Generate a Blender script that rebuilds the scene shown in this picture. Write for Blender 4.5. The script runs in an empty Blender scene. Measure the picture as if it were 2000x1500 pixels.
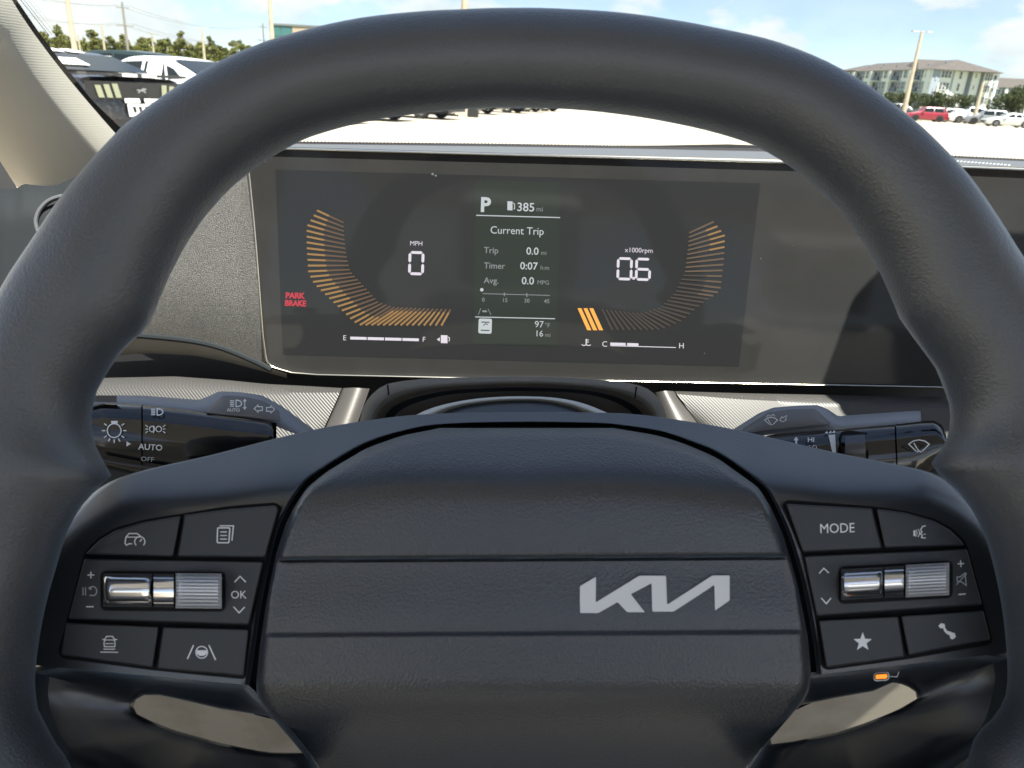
import bpy, bmesh, math, random
import numpy as np
from mathutils import Vector, Matrix
R = math.radians
random.seed(7); np.random.seed(7)
scn = bpy.context.scene
col = scn.collection

# ------------------------------------------------------------------ camera
FPX = 1450.0                       # focal length in photograph pixels (2000 px wide)
CAM = Vector((0.0, 0.0, 1.15))
PITCH, ROLL = R(21.6), R(3.0)
F_ = Vector((0, math.cos(PITCH), -math.sin(PITCH)))
U0 = Vector((0, math.sin(PITCH), math.cos(PITCH)))
R0 = Vector((1, 0, 0))
RR = R0 * math.cos(ROLL) + U0 * math.sin(ROLL)
UU = U0 * math.cos(ROLL) - R0 * math.sin(ROLL)
cd = bpy.data.cameras.new('camera'); cam = bpy.data.objects.new('camera', cd); col.objects.link(cam)
cd.sensor_width = 36; cd.lens = FPX / 2000 * 36
cd.clip_start = 0.01; cd.clip_end = 6000
cd.dof.use_dof = True; cd.dof.focus_distance = 0.40; cd.dof.aperture_fstop = 26.1 / 1.0
m = Matrix((RR, UU, -F_)).transposed().to_4x4(); m.translation = CAM
cam.matrix_world = m
scn.camera = cam

# ------------------------------------------------------------------ sky, sun, exposure
SUN_AZ, SUN_EL = R(150), R(67)      # azimuth clockwise from straight ahead (+Y)
world = bpy.data.worlds.new('World'); scn.world = world; world.use_nodes = True
wn, wl = world.node_tree.nodes, world.node_tree.links
wn.clear()
wout = wn.new('ShaderNodeOutputWorld'); bg = wn.new('ShaderNodeBackground'); bg.inputs['Strength'].default_value = 0.062
sky = wn.new('ShaderNodeTexSky'); sky.sky_type = 'NISHITA'; sky.sun_disc = False
sky.sun_elevation = SUN_EL; sky.sun_rotation = SUN_AZ
sky.air_density = 0.65; sky.dust_density = 0.0; sky.ozone_density = 4.0
tc = wn.new('ShaderNodeTexCoord'); sep = wn.new('ShaderNodeSeparateXYZ'); wl.new(tc.outputs['Generated'], sep.inputs[0])
mp = wn.new('ShaderNodeMapping'); mp.inputs['Scale'].default_value = (1, 1, 2.1); mp.inputs['Location'].default_value = (0.31, 0.12, 0.0)
wl.new(tc.outputs['Generated'], mp.inputs[0])
n1 = wn.new('ShaderNodeTexNoise'); n1.inputs['Scale'].default_value = 6.5; n1.inputs['Detail'].default_value = 10; n1.inputs['Roughness'].default_value = 0.55
wl.new(mp.outputs[0], n1.inputs['Vector'])
cr = wn.new('ShaderNodeValToRGB'); cr.color_ramp.elements[0].position = 0.485; cr.color_ramp.elements[1].position = 0.555
cr.color_ramp.elements[0].color = (.38, .38, .38, 1)     # thin summer haze between the clouds
wl.new(n1.outputs['Fac'], cr.inputs[0])
n2 = wn.new('ShaderNodeTexNoise'); n2.inputs['Scale'].default_value = 9; n2.inputs['Detail'].default_value = 6
wl.new(mp.outputs[0], n2.inputs['Vector'])
cc = wn.new('ShaderNodeValToRGB')
cc.color_ramp.elements[0].position = 0.35; cc.color_ramp.elements[0].color = (4.4, 4.75, 4.85, 1)
cc.color_ramp.elements[1].position = 0.62; cc.color_ramp.elements[1].color = (6.1, 6.0, 5.7, 1)
wl.new(n2.outputs['Fac'], cc.inputs[0])
# fair-weather cumulus: seen edge-on they crowd together low down, overhead more blue shows between them
el = wn.new('ShaderNodeMapRange'); el.inputs['From Min'].default_value = 0.05; el.inputs['From Max'].default_value = 0.75; el.inputs['To Min'].default_value = 0.94; el.inputs['To Max'].default_value = 0.25
wl.new(sep.outputs['Z'], el.inputs['Value'])
mul = wn.new('ShaderNodeMath'); mul.operation = 'MULTIPLY'; wl.new(cr.outputs[0], mul.inputs[0]); wl.new(el.outputs[0], mul.inputs[1])
mx = wn.new('ShaderNodeMixRGB'); wl.new(mul.outputs[0], mx.inputs[0]); wl.new(sky.outputs[0], mx.inputs[1]); wl.new(cc.outputs[0], mx.inputs[2])
wl.new(mx.outputs[0], bg.inputs[0]); wl.new(bg.outputs[0], wout.inputs[0])
sd = bpy.data.lights.new('sun', 'SUN'); sun = bpy.data.objects.new('sun', sd); col.objects.link(sun)
sd.energy = 4.8; sd.angle = R(0.5); sd.color = (1.0, 0.95, 0.86)
SDIR = Vector((math.sin(SUN_AZ) * math.cos(SUN_EL), math.cos(SUN_AZ) * math.cos(SUN_EL), math.sin(SUN_EL)))
sun.rotation_euler = SDIR.to_track_quat('Z', 'Y').to_euler()
scn.view_settings.view_transform = 'Standard'; scn.view_settings.look = 'None'
scn.view_settings.exposure = 1.72; scn.view_settings.gamma = 1.0
scn.cycles.use_denoising = True
scn.cycles.max_bounces = 5; scn.cycles.diffuse_bounces = 3; scn.cycles.glossy_bounces = 3; scn.cycles.transparent_max_bounces = 16
scn.cycles.sample_clamp_indirect = 6.0

# ------------------------------------------------------------------ photograph pixel -> place helpers
def ray(u, v):
    return (F_ + RR * ((u - 1000) / FPX) + UU * ((750 - v) / FPX))
def at(u, v, depth):                 # depth along the optical axis, metres
    return CAM + ray(u, v) * depth
def at_y(u, v, y):                   # on the upright plane y = const
    d = ray(u, v); return CAM + d * ((y - CAM.y) / d.y)
def ground(u, v, z=0.0):
    d = ray(u, v); return CAM + d * ((z - CAM.z) / d.z)
def plane_fn(anchor, n):
    n = n.normalized()
    def P(u, v, h=0.0):
        d = ray(u, v); a = anchor + n * h
        return CAM + d * ((a - CAM).dot(n) / d.dot(n))
    return P
WN = Vector((0, -math.cos(R(26)), math.sin(R(26))))          # steering wheel axis
PW = plane_fn(at(1020, 1190, 0.225), WN)
DN = Vector((0, -math.cos(R(9)), math.sin(R(9))))          # display faces the driver, leaning back
PD = plane_fn(at(1000, 520, 0.46), DN)
def lerp(a, b, t): return a + (b - a) * t
def polyline(pts, n):                # resample evenly by length
    p = np.array(pts, float); s = np.r_[0, np.cumsum(np.hypot(*np.diff(p, axis=0).T))]
    t = np.linspace(0, s[-1], n)
    return np.c_[np.interp(t, s, p[:, 0]), np.interp(t, s, p[:, 1])]
def smooth_line(pts, n):             # Catmull-Rom through the points, resampled
    p = [np.array(q, float) for q in pts]; p = [2 * p[0] - p[1]] + p + [2 * p[-1] - p[-2]]
    out = []
    for i in range(1, len(p) - 2):
        for k in range(10):
            t = k / 10; a, b, c, d = p[i - 1:i + 3]
            out.append(.5 * ((2 * b) + (c - a) * t + (2 * a - 5 * b + 4 * c - d) * t * t + (3 * b - a - 3 * c + d) * t ** 3))
    out.append(p[-2])
    return polyline(out, n)

# ------------------------------------------------------------------ materials
def mat(name, color, rough=0.5, metal=0.0, spec=0.5, bump=None, vary=None, emit=None, coat=0.0, sheen=0.0, extra=None, ior=1.5, coat_r=.05, coat_ior=1.5):
    m = bpy.data.materials.new(name); m.use_nodes = True
    nt = m.node_tree; b = nt.nodes['Principled BSDF']
    b.inputs['Base Color'].default_value = (*color, 1); b.inputs['Roughness'].default_value = rough
    b.inputs['Metallic'].default_value = metal; b.inputs['Specular IOR Level'].default_value = spec
    b.inputs['IOR'].default_value = ior; b.inputs['Coat Weight'].default_value = coat; b.inputs['Coat Roughness'].default_value = coat_r; b.inputs['Coat IOR'].default_value = coat_ior
    b.inputs['Sheen Weight'].default_value = sheen; b.inputs['Sheen Roughness'].default_value = .42; b.inputs['Sheen Tint'].default_value = (.62, .80, 1.0, 1)
    co = nt.nodes.new('ShaderNodeTexCoord')
    if vary:                         # (scale, other colour, low, high)
        n = nt.nodes.new('ShaderNodeTexNoise'); n.inputs['Scale'].default_value = vary[0]; n.inputs['Detail'].default_value = 6
        nt.links.new(co.outputs['Object'], n.inputs['Vector'])
        r = nt.nodes.new('ShaderNodeValToRGB'); r.color_ramp.elements[0].position = vary[2]; r.color_ramp.elements[1].position = vary[3]
        r.color_ramp.elements[0].color = (*color, 1); r.color_ramp.elements[1].color = (*vary[1], 1)
        nt.links.new(n.outputs['Fac'], r.inputs[0]); nt.links.new(r.outputs[0], b.inputs['Base Color'])
    if bump:                         # list of (kind, scale, strength, distance)
        prev = None
        for kind, sc, st, di in bump:
            if kind == 'noise':
                n = nt.nodes.new('ShaderNodeTexNoise'); n.inputs['Detail'].default_value = 2; o = n.outputs['Fac']
            else:
                n = nt.nodes.new('ShaderNodeTexVoronoi'); o = n.outputs['Distance']
            n.inputs['Scale'].default_value = sc; nt.links.new(co.outputs['Object'], n.inputs['Vector'])
            bp = nt.nodes.new('ShaderNodeBump'); bp.inputs['Strength'].default_value = st; bp.inputs['Distance'].default_value = di
            nt.links.new(o, bp.inputs['Height'])
            if prev: nt.links.new(prev, bp.inputs['Normal'])
            prev = bp.outputs[0]
        nt.links.new(prev, b.inputs['Normal']); nt.links.new(prev, b.inputs['Coat Normal'])
    if emit:
        b.inputs['Emission Color'].default_value = (*emit[0], 1); b.inputs['Emission Strength'].default_value = emit[1]
    if extra: extra(nt, b, co)
    return m
def glass_mat(name, tint, fres=1.0):
    m = bpy.data.materials.new(name); m.use_nodes = True; nt = m.node_tree; nt.nodes.clear()
    o = nt.nodes.new('ShaderNodeOutputMaterial'); t = nt.nodes.new('ShaderNodeBsdfTransparent'); g = nt.nodes.new('ShaderNodeBsdfGlossy')
    t.inputs[0].default_value = (*tint, 1); g.inputs['Roughness'].default_value = 0.0; g.inputs[0].default_value = (.6, .6, .6, 1)
    f = nt.nodes.new('ShaderNodeFresnel'); f.inputs[0].default_value = 1.45
    mu = nt.nodes.new('ShaderNodeMath'); mu.operation = 'MULTIPLY'; mu.inputs[1].default_value = fres
    nt.links.new(f.outputs[0], mu.inputs[0])
    x = nt.nodes.new('ShaderNodeMixShader'); nt.links.new(mu.outputs[0], x.inputs[0]); nt.links.new(t.outputs[0], x.inputs[1]); nt.links.new(g.outputs[0], x.inputs[2])
    nt.links.new(x.outputs[0], o.inputs[0]); return m
def emit_mat(name, c, s):
    return mat(name, (0.020, 0.020, 0.021), rough=0.4, spec=.3, emit=(c, s))

def weave(nt, b, co):                # silver trim moulded with a fine diagonal weave
    mpn = nt.nodes.new('ShaderNodeMapping'); mpn.inputs['Rotation'].default_value = (0, R(52), 0)
    nt.links.new(co.outputs['Object'], mpn.inputs[0])
    w = nt.nodes.new('ShaderNodeTexWave'); w.inputs['Scale'].default_value = 235; w.inputs['Distortion'].default_value = 0
    nt.links.new(mpn.outputs[0], w.inputs[0])
    bp = nt.nodes.new('ShaderNodeBump'); bp.inputs['Strength'].default_value = 0.28; bp.inputs['Distance'].default_value = 0.0004
    nt.links.new(w.outputs['Fac'], bp.inputs['Height']); nt.links.new(bp.outputs[0], b.inputs['Normal'])
def ribs(nt, b, co):                 # woven ribs of the pillar cloth
    w = nt.nodes.new('ShaderNodeTexWave'); w.bands_direction = 'Z'; w.inputs['Scale'].default_value = 120; w.inputs['Distortion'].default_value = 1.5
    w.inputs['Detail'].default_value = 2
    nt.links.new(co.outputs['Object'], w.inputs[0])
    bp = nt.nodes.new('ShaderNodeBump'); bp.inputs['Strength'].default_value = 0.12; bp.inputs['Distance'].default_value = 0.0006
    nt.links.new(w.outputs['Fac'], bp.inputs['Height']); nt.links.new(bp.outputs[0], b.inputs['Normal'])
def speckle(nt, b, co):
    n = nt.nodes.new('ShaderNodeTexNoise'); n.inputs['Scale'].default_value = 2100; n.inputs['Detail'].default_value = 2
    nt.links.new(co.outputs['Object'], n.inputs[0])
    r = nt.nodes.new('ShaderNodeValToRGB'); r.color_ramp.elements[0].position = 0.42; r.color_ramp.elements[1].position = 0.66
    r.color_ramp.elements[0].color = (.045, .047, .049, 1); r.color_ramp.elements[1].color = (.18, .172, .155, 1)
    nt.links.new(n.outputs['Fac'], r.inputs[0]); nt.links.new(r.outputs[0], b.inputs['Base Color'])
    bp = nt.nodes.new('ShaderNodeBump'); bp.inputs['Strength'].default_value = 0.8; bp.inputs['Distance'].default_value = 0.0012
    nt.links.new(n.outputs['Fac'], bp.inputs['Height']); nt.links.new(bp.outputs[0], b.inputs['Normal'])

GRAIN = [('voronoi', 1000, 0.28, 0.00045), ('noise', 1900, 0.30, 0.00035)]
M = {}
M['rim'] = mat('rim_leather', (.036, .041, .047), .50, spec=.7, sheen=.3, coat=.7, coat_r=.36, coat_ior=1.7, bump=[('voronoi', 1050, 0.27, 0.0004), ('noise', 2000, 0.32, 0.0003)], vary=(40, (.042, .047, .053), .4, .65))
M['pad'] = mat('airbag_vinyl', (.011, .014, .018), .46, spec=.5, sheen=.2, coat=.78, coat_r=.27, coat_ior=1.8, bump=GRAIN)
M['trim'] = mat('satin_plastic', (.014, .018, .023), .42, spec=.6, sheen=.2, coat=.85, coat_r=.25, coat_ior=1.8, bump=[('noise', 2500, 0.12, 0.0002)])
M['button'] = mat('button_plastic', (.030, .034, .039), .45, spec=.6, bump=[('noise', 2500, 0.10, 0.0002)])
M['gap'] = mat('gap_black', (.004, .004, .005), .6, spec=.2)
M['gloss'] = mat('gloss_black', (.006, .006, .007), .08, spec=.6, coat=.6)
M['stalk'] = mat('stalk_plastic', (.28, .30, .33), .40, spec=.5, bump=[('noise', 2500, 0.15, 0.0002)])
M['stalkface'] = mat('stalk_face', (.17, .165, .16), .45)
M['chrome'] = mat('satin_chrome', (.86, .87, .90), .13, metal=1)
M['knurl'] = mat('knurled_chrome', (.90, .91, .93), .34, metal=.3)
M['bezel'] = mat('bezel_chrome', (.75, .70, .58), .22, metal=1)
M['print'] = mat('white_print', (.90, .93, .95), .5)
M['printdim'] = mat('grey_print', (.50, .55, .57), .5)
M['logo'] = mat('emblem_satin', (.80, .81, .82), .38)
M['glasspanel'] = mat('display_glass', (.026, .026, .026), .06, spec=.16, bump=[('noise', 60, 0.03, 0.001)], vary=(35, (.030, .030, .030), .4, .7))
M['tft'] = mat('display_film', (.018, .022, .020), .06, spec=.16)
M['lcd'] = mat('gauge_film', (.018, .019, .020), .06, spec=.16)
M['dashtop'] = mat('dash_vinyl', (.085, .092, .10), .55, bump=[('noise', 900, 0.3, 0.0006)])
M['dashblack'] = mat('dash_black', (.010, .010, .011), .6)
M['dashgrey'] = mat('dash_grey', (.019, .022, .025), .7, spec=.15, bump=[('noise', 1500, .3, .0004)])
M['speckle'] = mat('speckled_panel', (.1, .1, .1), .38, spec=.6, extra=speckle)
M['silver'] = mat('woven_silver', (.066, .064, .062), .42, metal=.2, extra=weave)
M['silverplain'] = mat('plain_silver', (.075, .070, .067), .42, metal=.25, bump=[('noise', 1500, .15, .0003)])
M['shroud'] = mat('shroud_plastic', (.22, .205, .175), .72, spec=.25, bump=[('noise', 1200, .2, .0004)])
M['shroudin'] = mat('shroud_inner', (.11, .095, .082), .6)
M['ring'] = mat('column_ring', (.72, .73, .70), .5)
M['beige'] = mat('beige_plastic', (.70, .64, .52), .55, bump=[('noise', 900, .25, .0006)], vary=(14, (.56, .50, .39), .45, .6))
M['cream'] = mat('cream_cloth', (.42, .40, .345), .8, spec=.2, extra=ribs)
M['headliner'] = mat('headliner_cloth', (.56, .57, .58), .9, spec=.1)
M['seat'] = mat('seat_cloth', (.56, .56, .55), .8)
M['seatbase'] = mat('seat_base_cloth', (.12, .12, .12), .8)
M['carpet'] = mat('carpet', (.10, .095, .09), .9)
M['frit'] = mat('frit_black', (.006, .005, .006), .5)
M['windshield'] = glass_mat('windshield_glass', (.92, .95, .94), .04)
M['white_e'] = emit_mat('lit_white', (.80, .74, .82), 0.29)
M['white_t'] = emit_mat('lit_text', (.72, .78, .80), 0.22)
M['grey_t'] = emit_mat('dim_text', (.60, .65, .66), 0.115)
M['amber'] = emit_mat('lit_amber', (1.0, .42, .05), 0.34)
M['amber_a'] = emit_mat('amber_outer', (.80, .42, .10), 0.13)
M['amber_b'] = emit_mat('amber_inner', (.60, .30, .11), 0.055)
M['amber_c'] = emit_mat('amber_faint', (.60, .36, .16), .06)
M['amber_d'] = emit_mat('amber_ghost', (.55, .33, .17), .022)
M['red_e'] = emit_mat('lit_red', (.90, .03, .07), 0.2)
M['orange_e'] = emit_mat('orange_lamp', (1.0, .25, .02), 0.5)

# ------------------------------------------------------------------ object helpers
def new_mesh(name, verts, faces, mats, smooth=True, angle=40, mi=None):
    me = bpy.data.meshes.new(name); me.from_pydata([tuple(v) for v in verts], [], [tuple(int(i) for i in f) for f in faces])
    for mm in (mats if isinstance(mats, (list, tuple)) else [mats]): me.materials.append(M[mm] if isinstance(mm, str) else mm)
    if mi is not None: me.polygons.foreach_set('material_index', mi)
    bm = bmesh.new(); bm.from_mesh(me); bmesh.ops.recalc_face_normals(bm, faces=bm.faces); bm.to_mesh(me); bm.free()
    if smooth:
        me.shade_smooth(); me.set_sharp_from_angle(angle=R(angle))
    return me
def link(name, me, parent=None):
    o = bpy.data.objects.new(name, me); col.objects.link(o)
    if parent is not None:
        o.parent = parent
        if parent.get('base'): o.matrix_parent_inverse = Matrix.Translation(-parent.location)
    return o
def obj(name, verts, faces, mats, parent=None, **k):
    return link(name, new_mesh(name, verts, faces, mats, **k), parent)
def thing(name, label, cat, loc=(0, 0, 0), rz=0, group=None, base=False):
    o = bpy.data.objects.new(name, None); col.objects.link(o); o.location = loc; o.rotation_euler = (0, 0, rz)
    o.empty_display_size = .1
    if base: o['base'] = 1
    return tag(o, label, cat, group)
def tag(o, label, cat, group=None):
    o['label'] = label; o['category'] = cat
    if group: o['group'] = group
    return o
def poly_area(p):
    p = np.array(p); x, y = p[:, 0], p[:, 1]
    return .5 * np.sum(x * np.roll(y, -1) - np.roll(x, -1) * y)
def inset(p, d):                     # move a closed outline inwards by d
    p = np.array(p, float); s = np.sign(poly_area(p)); n = len(p); out = []
    for i in range(n):
        a = p[i] - p[i - 1]; b = p[(i + 1) % n] - p[i]
        a = a / (np.hypot(*a) + 1e-9); b = b / (np.hypot(*b) + 1e-9)
        na = np.array([-a[1], a[0]]) * s; nb = np.array([-b[1], b[0]]) * s
        k = na + nb; k = k / max(.35, 1 + na.dot(nb))
        out.append(p[i] + k * d)
    return np.array(out)
def round_poly(p, r, n=5):
    p = np.array(p, float); N = len(p); out = []
    for i in range(N):
        a, b, c = p[i - 1], p[i], p[(i + 1) % N]
        da, dc = a - b, c - b; la, lc = np.hypot(*da), np.hypot(*dc)
        rr = min(r, la * .45, lc * .45); s, e = b + da / la * rr, b + dc / lc * rr
        for k in range(n + 1):
            t = k / n; out.append((1 - t) ** 2 * s + 2 * t * (1 - t) * b + t * t * e)
    return np.array(out)
def prism(name, outline, P, top, bot, mats, parent, bevel=0.0, bevel_h=0.0, hfun=None, **k):
    rings = [(outline, bot), (outline, top - bevel_h)]
    if bevel: rings += [(inset(outline, bevel * .35), top - bevel_h * .35), (inset(outline, bevel), top)]
    n = len(outline); V = []; Fc = []
    for o_, h in rings:
        for q in o_: V.append(P(q[0], q[1], h + (hfun(q[0], q[1]) if hfun else 0)))
    for r_ in range(len(rings) - 1):
        for i in range(n):
            j = (i + 1) % n; Fc.append((r_ * n + i, r_ * n + j, (r_ + 1) * n + j, (r_ + 1) * n + i))
    Fc.append(tuple(range((len(rings) - 1) * n, len(rings) * n)))
    return obj(name, V, Fc, mats, parent, **k)
def patch(name, A, B, P, hfun, mats, parent, nu=40, nv=20, back=0.0, tf=lambda t: t, **k):
    """surface between outline A and outline B (photograph coordinates), raised by hfun(u, v, s, t)"""
    A = polyline(A, nu) if len(A) != nu else np.array(A, float); B = polyline(B, nu) if len(B) != nu else np.array(B, float)
    V = []; Fc = []
    for j in range(nv):
        t = tf(j / (nv - 1))
        for i in range(nu):
            q = A[i] * (1 - t) + B[i] * t; V.append(P(q[0], q[1], hfun(q[0], q[1], i / (nu - 1), t)))
    for j in range(nv - 1):
        for i in range(nu - 1):
            a = j * nu + i; Fc.append((a, a + 1, a + nu + 1, a + nu))
    if back:
        loop = list(range(nu)) + [r_ * nu + nu - 1 for r_ in range(1, nv)] + list(range(nv * nu - 2, (nv - 1) * nu - 1, -1)) + [r_ * nu for r_ in range(nv - 2, 0, -1)]
        base_i = len(V)
        for i in loop: V.append(V[i] + (V[i] - CAM).normalized() * back)
        L = len(loop)
        for i in range(L):
            j = (i + 1) % L; Fc.append((loop[i], loop[j], base_i + j, base_i + i))
    return obj(name, V, Fc, mats, parent, **k)
def stroke_geo(pts, w, closed=False):
    p = np.array(pts, float); n = len(p); V = []; Fc = []
    for i in range(n):
        if closed or 0 < i < n - 1:
            a = p[i] - p[i - 1]; b = p[(i + 1) % n] - p[i]
        elif i == 0: a = b = p[1] - p[0]
        else: a = b = p[i] - p[i - 1]
        a = a / (np.hypot(*a) + 1e-9); b = b / (np.hypot(*b) + 1e-9)
        na = np.array([-a[1], a[0]]); nb = np.array([-b[1], b[0]]); k = (na + nb) / max(.4, 1 + na.dot(nb))
        V += [p[i] + k * w / 2, p[i] - k * w / 2]
    for i in range(n if closed else n - 1):
        j = (i + 1) % n; Fc.append((2 * i, 2 * i + 1, 2 * j + 1, 2 * j))
    return V, Fc
def flat(name, parts, P, h, mats, parent, hfun=None):
    """flat print: parts = list of (outline points, faces) in photograph coordinates laid on a surface"""
    V = []; Fc = []
    for v, f in parts:
        b = len(V)
        V += [P(q[0], q[1], h + (hfun(q[0], q[1]) if hfun else 0)) for q in v]; Fc += [tuple(b + i for i in ff) for ff in f]
    return obj(name, V, Fc, mats, parent, smooth=False)
def S(pts, w, closed=False): return stroke_geo(pts, w, closed)
def FILL(pts): return ([np.array(q, float) for q in pts], [tuple(range(len(pts)))])
def arc(cx, cy, rx, ry, a0, a1, n=14):
    return [(cx + rx * math.cos(R(lerp(a0, a1, i / (n - 1)))), cy - ry * math.sin(R(lerp(a0, a1, i / (n - 1))))) for i in range(n)]
def circ(cx, cy, r, n=18): return [(cx + r * math.cos(2 * math.pi * i / n), cy + r * math.sin(2 * math.pi * i / n)) for i in range(n)]
_cap = {}
def text_geo(s, cx, cy, cap, bold=0.0, sx=1.0, rot=0.0, align='CENTER', shear=0.0):
    def mk(body):
        cu = bpy.data.curves.new('t', 'FONT'); cu.body = body; cu.offset = bold; cu.align_x = align; cu.resolution_u = 3
        o = bpy.data.objects.new('t', cu); me = bpy.data.meshes.new_from_object(o)
        v = [x.co.copy() for x in me.vertices]; f = [tuple(pl.vertices) for pl in me.polygons]
        bpy.data.objects.remove(o); bpy.data.curves.remove(cu); bpy.data.meshes.remove(me); return v, f
    if 'H' not in _cap:
        v, f = mk('H'); _cap['H'] = max(q.y for q in v)
    v, f = mk(s); k = cap / _cap['H']; c, sn = math.cos(rot), math.sin(rot); out = []
    for q in v:
        x = (q.x + shear * q.y) * k * sx; y = -(q.y * k - cap / 2)
        out.append(np.array([cx + x * c - y * sn, cy + x * sn + y * c]))
    return out, f
def tube(name, pts, r, mats, parent, seg=8, caps=True):
    pts = [Vector(p) for p in pts]; V = []; Fc = []; n = len(pts)
    for i, p in enumerate(pts):
        d = (pts[min(i + 1, n - 1)] - pts[max(i - 1, 0)]).normalized()
        a = d.orthogonal() if i == 0 else (prev - d * prev.dot(d)); a.normalize(); prev = a; b = d.cross(a)
        rr = r[i] if isinstance(r, (list, tuple, np.ndarray)) else r
        for k in range(seg): V.append(p + (a * math.cos(2 * math.pi * k / seg) + b * math.sin(2 * math.pi * k / seg)) * rr)
    for i in range(n - 1):
        for k in range(seg): Fc.append((i * seg + k, i * seg + (k + 1) % seg, (i + 1) * seg + (k + 1) % seg, (i + 1) * seg + k))
    if caps: Fc += [tuple(range(seg))[::-1], tuple(range((n - 1) * seg, n * seg))]
    return obj(name, V, Fc, mats, parent)
def box_geo(x0, x1, y0, y1, z0, z1):
    return ([(x, y, z) for x in (x0, x1) for y in (y0, y1) for z in (z0, z1)], [(0, 1, 3, 2), (4, 6, 7, 5), (0, 4, 5, 1), (2, 3, 7, 6), (0, 2, 6, 4), (1, 5, 7, 3)])
def box(name, b, mats, parent=None):
    v, f = box_geo(*b); return obj(name, v, f, mats, parent, smooth=False)

# ================================================================== THE CAR SHELL ROUND THE CAMERA
HY, HZ = 0.176, 1.43                 # front edge of the roof
shell = thing('car_cabin', 'beige lined cabin round the driver, its roof ending above the dashboard', 'car cabin', (0.37, -0.5, 0.2), base=True)
def slab(name, quad, th, m_, parent):          # quad of world points, thickened downwards/outwards along its normal
    q = [Vector(p) for p in quad]; n = (q[1] - q[0]).cross(q[3] - q[0]).normalized() * th
    V = q + [p + n for p in q]
    return obj(name, V, [(0, 1, 2, 3), (7, 6, 5, 4), (0, 4, 5, 1), (1, 5, 6, 2), (2, 6, 7, 3), (3, 7, 4, 0)], m_, parent, smooth=False)
XL, XR = -0.56, 1.30
ADDED_OPENING = (-.22, .96, -1.25, -.38)          # made-up roof opening, added so sunlit seats brighten the wheel: x0, x1, y0, y1
for x0, x1, y0, y1 in ((XL + .08, XR - .08, ADDED_OPENING[3], HY), (XL + .08, XR - .08, -1.7, ADDED_OPENING[2]), (XL + .08, ADDED_OPENING[0], ADDED_OPENING[2], ADDED_OPENING[3]), (ADDED_OPENING[1], XR - .08, ADDED_OPENING[2], ADDED_OPENING[3])):
    slab('headliner', [(x0, y1, HZ), (x1, y1, HZ), (x1, y0, HZ), (x0, y0, HZ)], -.05, 'headliner', shell)
slab('door_panel', [(XL - .12, .62, .25), (XL - .06, .62, .93), (XL - .06, -.9, .93), (XL - .12, -.9, .25)], .06, 'beige', shell)
slab('door_panel', [(XR + .12, .62, .25), (XR + .06, .62, .93), (XR + .06, -.9, .93), (XR + .12, -.9, .25)], -.06, 'beige', shell)
slab('centre_pillar', [(XL - .03, -.38, .93), (XL + .07, -.40, HZ), (XL + .07, -.55, HZ), (XL - .03, -.58, .93)], .05, 'cream', shell)
slab('centre_pillar', [(XR + .03, -.38, .93), (XR - .07, -.40, HZ), (XR - .07, -.55, HZ), (XR + .03, -.58, .93)], -.05, 'cream', shell)
slab('rear_bulkhead', [(XL - .1, -1.7, .2), (XR + .1, -1.7, .2), (XR + .1, -1.7, 1.0), (XL - .1, -1.7, 1.0)], .05, 'seat', shell)
slab('floor_carpet', [(XL - .12, .9, .22), (XR + .12, .9, .22), (XR + .12, -1.75, .22), (XL - .12, -1.75, .22)], .04, 'carpet', shell)
slab('bonnet', [(XL - .2, 1.12, .94), (XR + .2, 1.12, .94), (XR + .1, 2.05, .80), (XL - .1, 2.05, .80)], -.03, mat('bonnet_paint', (.10, .11, .12), .3, metal=.4, coat=.5), shell)
# passenger seat beside the camera
seat = thing('passenger_seat', 'pale cloth front seat to the right of the driver', 'car seat', (0.74, -.45, .26), base=True)
def cushion(name, x0, x1, prof, m_, parent):   # side profile (y, z) swept across x with rounded flanks
    V = []; Fc = []; n = len(prof); cy = sum(p[0] for p in prof) / n; cz = sum(p[1] for p in prof) / n
    st = [(0, .86), (.05, .96), (.15, 1), (.5, .97), (.85, 1), (.95, .96), (1, .86)]
    for t, s in st:
        for y, z in prof: V.append((lerp(x0, x1, t), cy + (y - cy) * s, cz + (z - cz) * s))
    for i in range(len(st) - 1):
        for k in range(n): Fc.append((i * n + k, i * n + (k + 1) % n, (i + 1) * n + (k + 1) % n, (i + 1) * n + k))
    Fc += [tuple(range(n)), tuple(range((len(st) - 1) * n, len(st) * n))]
    return obj(name, V, Fc, m_, parent, angle=60)
cushion('seat_cushion', .48, 1.0, [(-.62, .38), (-.15, .42), (-.08, .46), (-.10, .54), (-.2, .56), (-.6, .50)], 'seatbase', seat)
cushion('backrest', .48, 1.0, [(-.58, .46), (-.66, .46), (-.92, 1.04), (-.88, 1.08), (-.80, 1.06), (-.60, .7)], 'seat', seat)
cushion('headrest', .62, .86, [(-.90, 1.10), (-.96, 1.12), (-.99, 1.27), (-.94, 1.30), (-.88, 1.26)], 'seat', seat)

dseat = thing('driver_seat', 'pale cloth driver seat behind the steering wheel', 'car seat', (0, -.45, .26), base=True)
cushion('seat_cushion', -.26, .26, [(-.72, .38), (-.25, .42), (-.18, .46), (-.20, .54), (-.3, .56), (-.7, .50)], 'seatbase', dseat)
cushion('backrest', -.27, .27, [(-.62, .46), (-.70, .46), (-.90, 1.06), (-.86, 1.11), (-.78, 1.10), (-.62, .7)], 'seat', dseat)
cushion('headrest', -.14, .14, [(-.82, 1.12), (-.90, 1.12), (-.94, 1.32), (-.88, 1.35), (-.80, 1.31)], 'seat', dseat)
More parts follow.
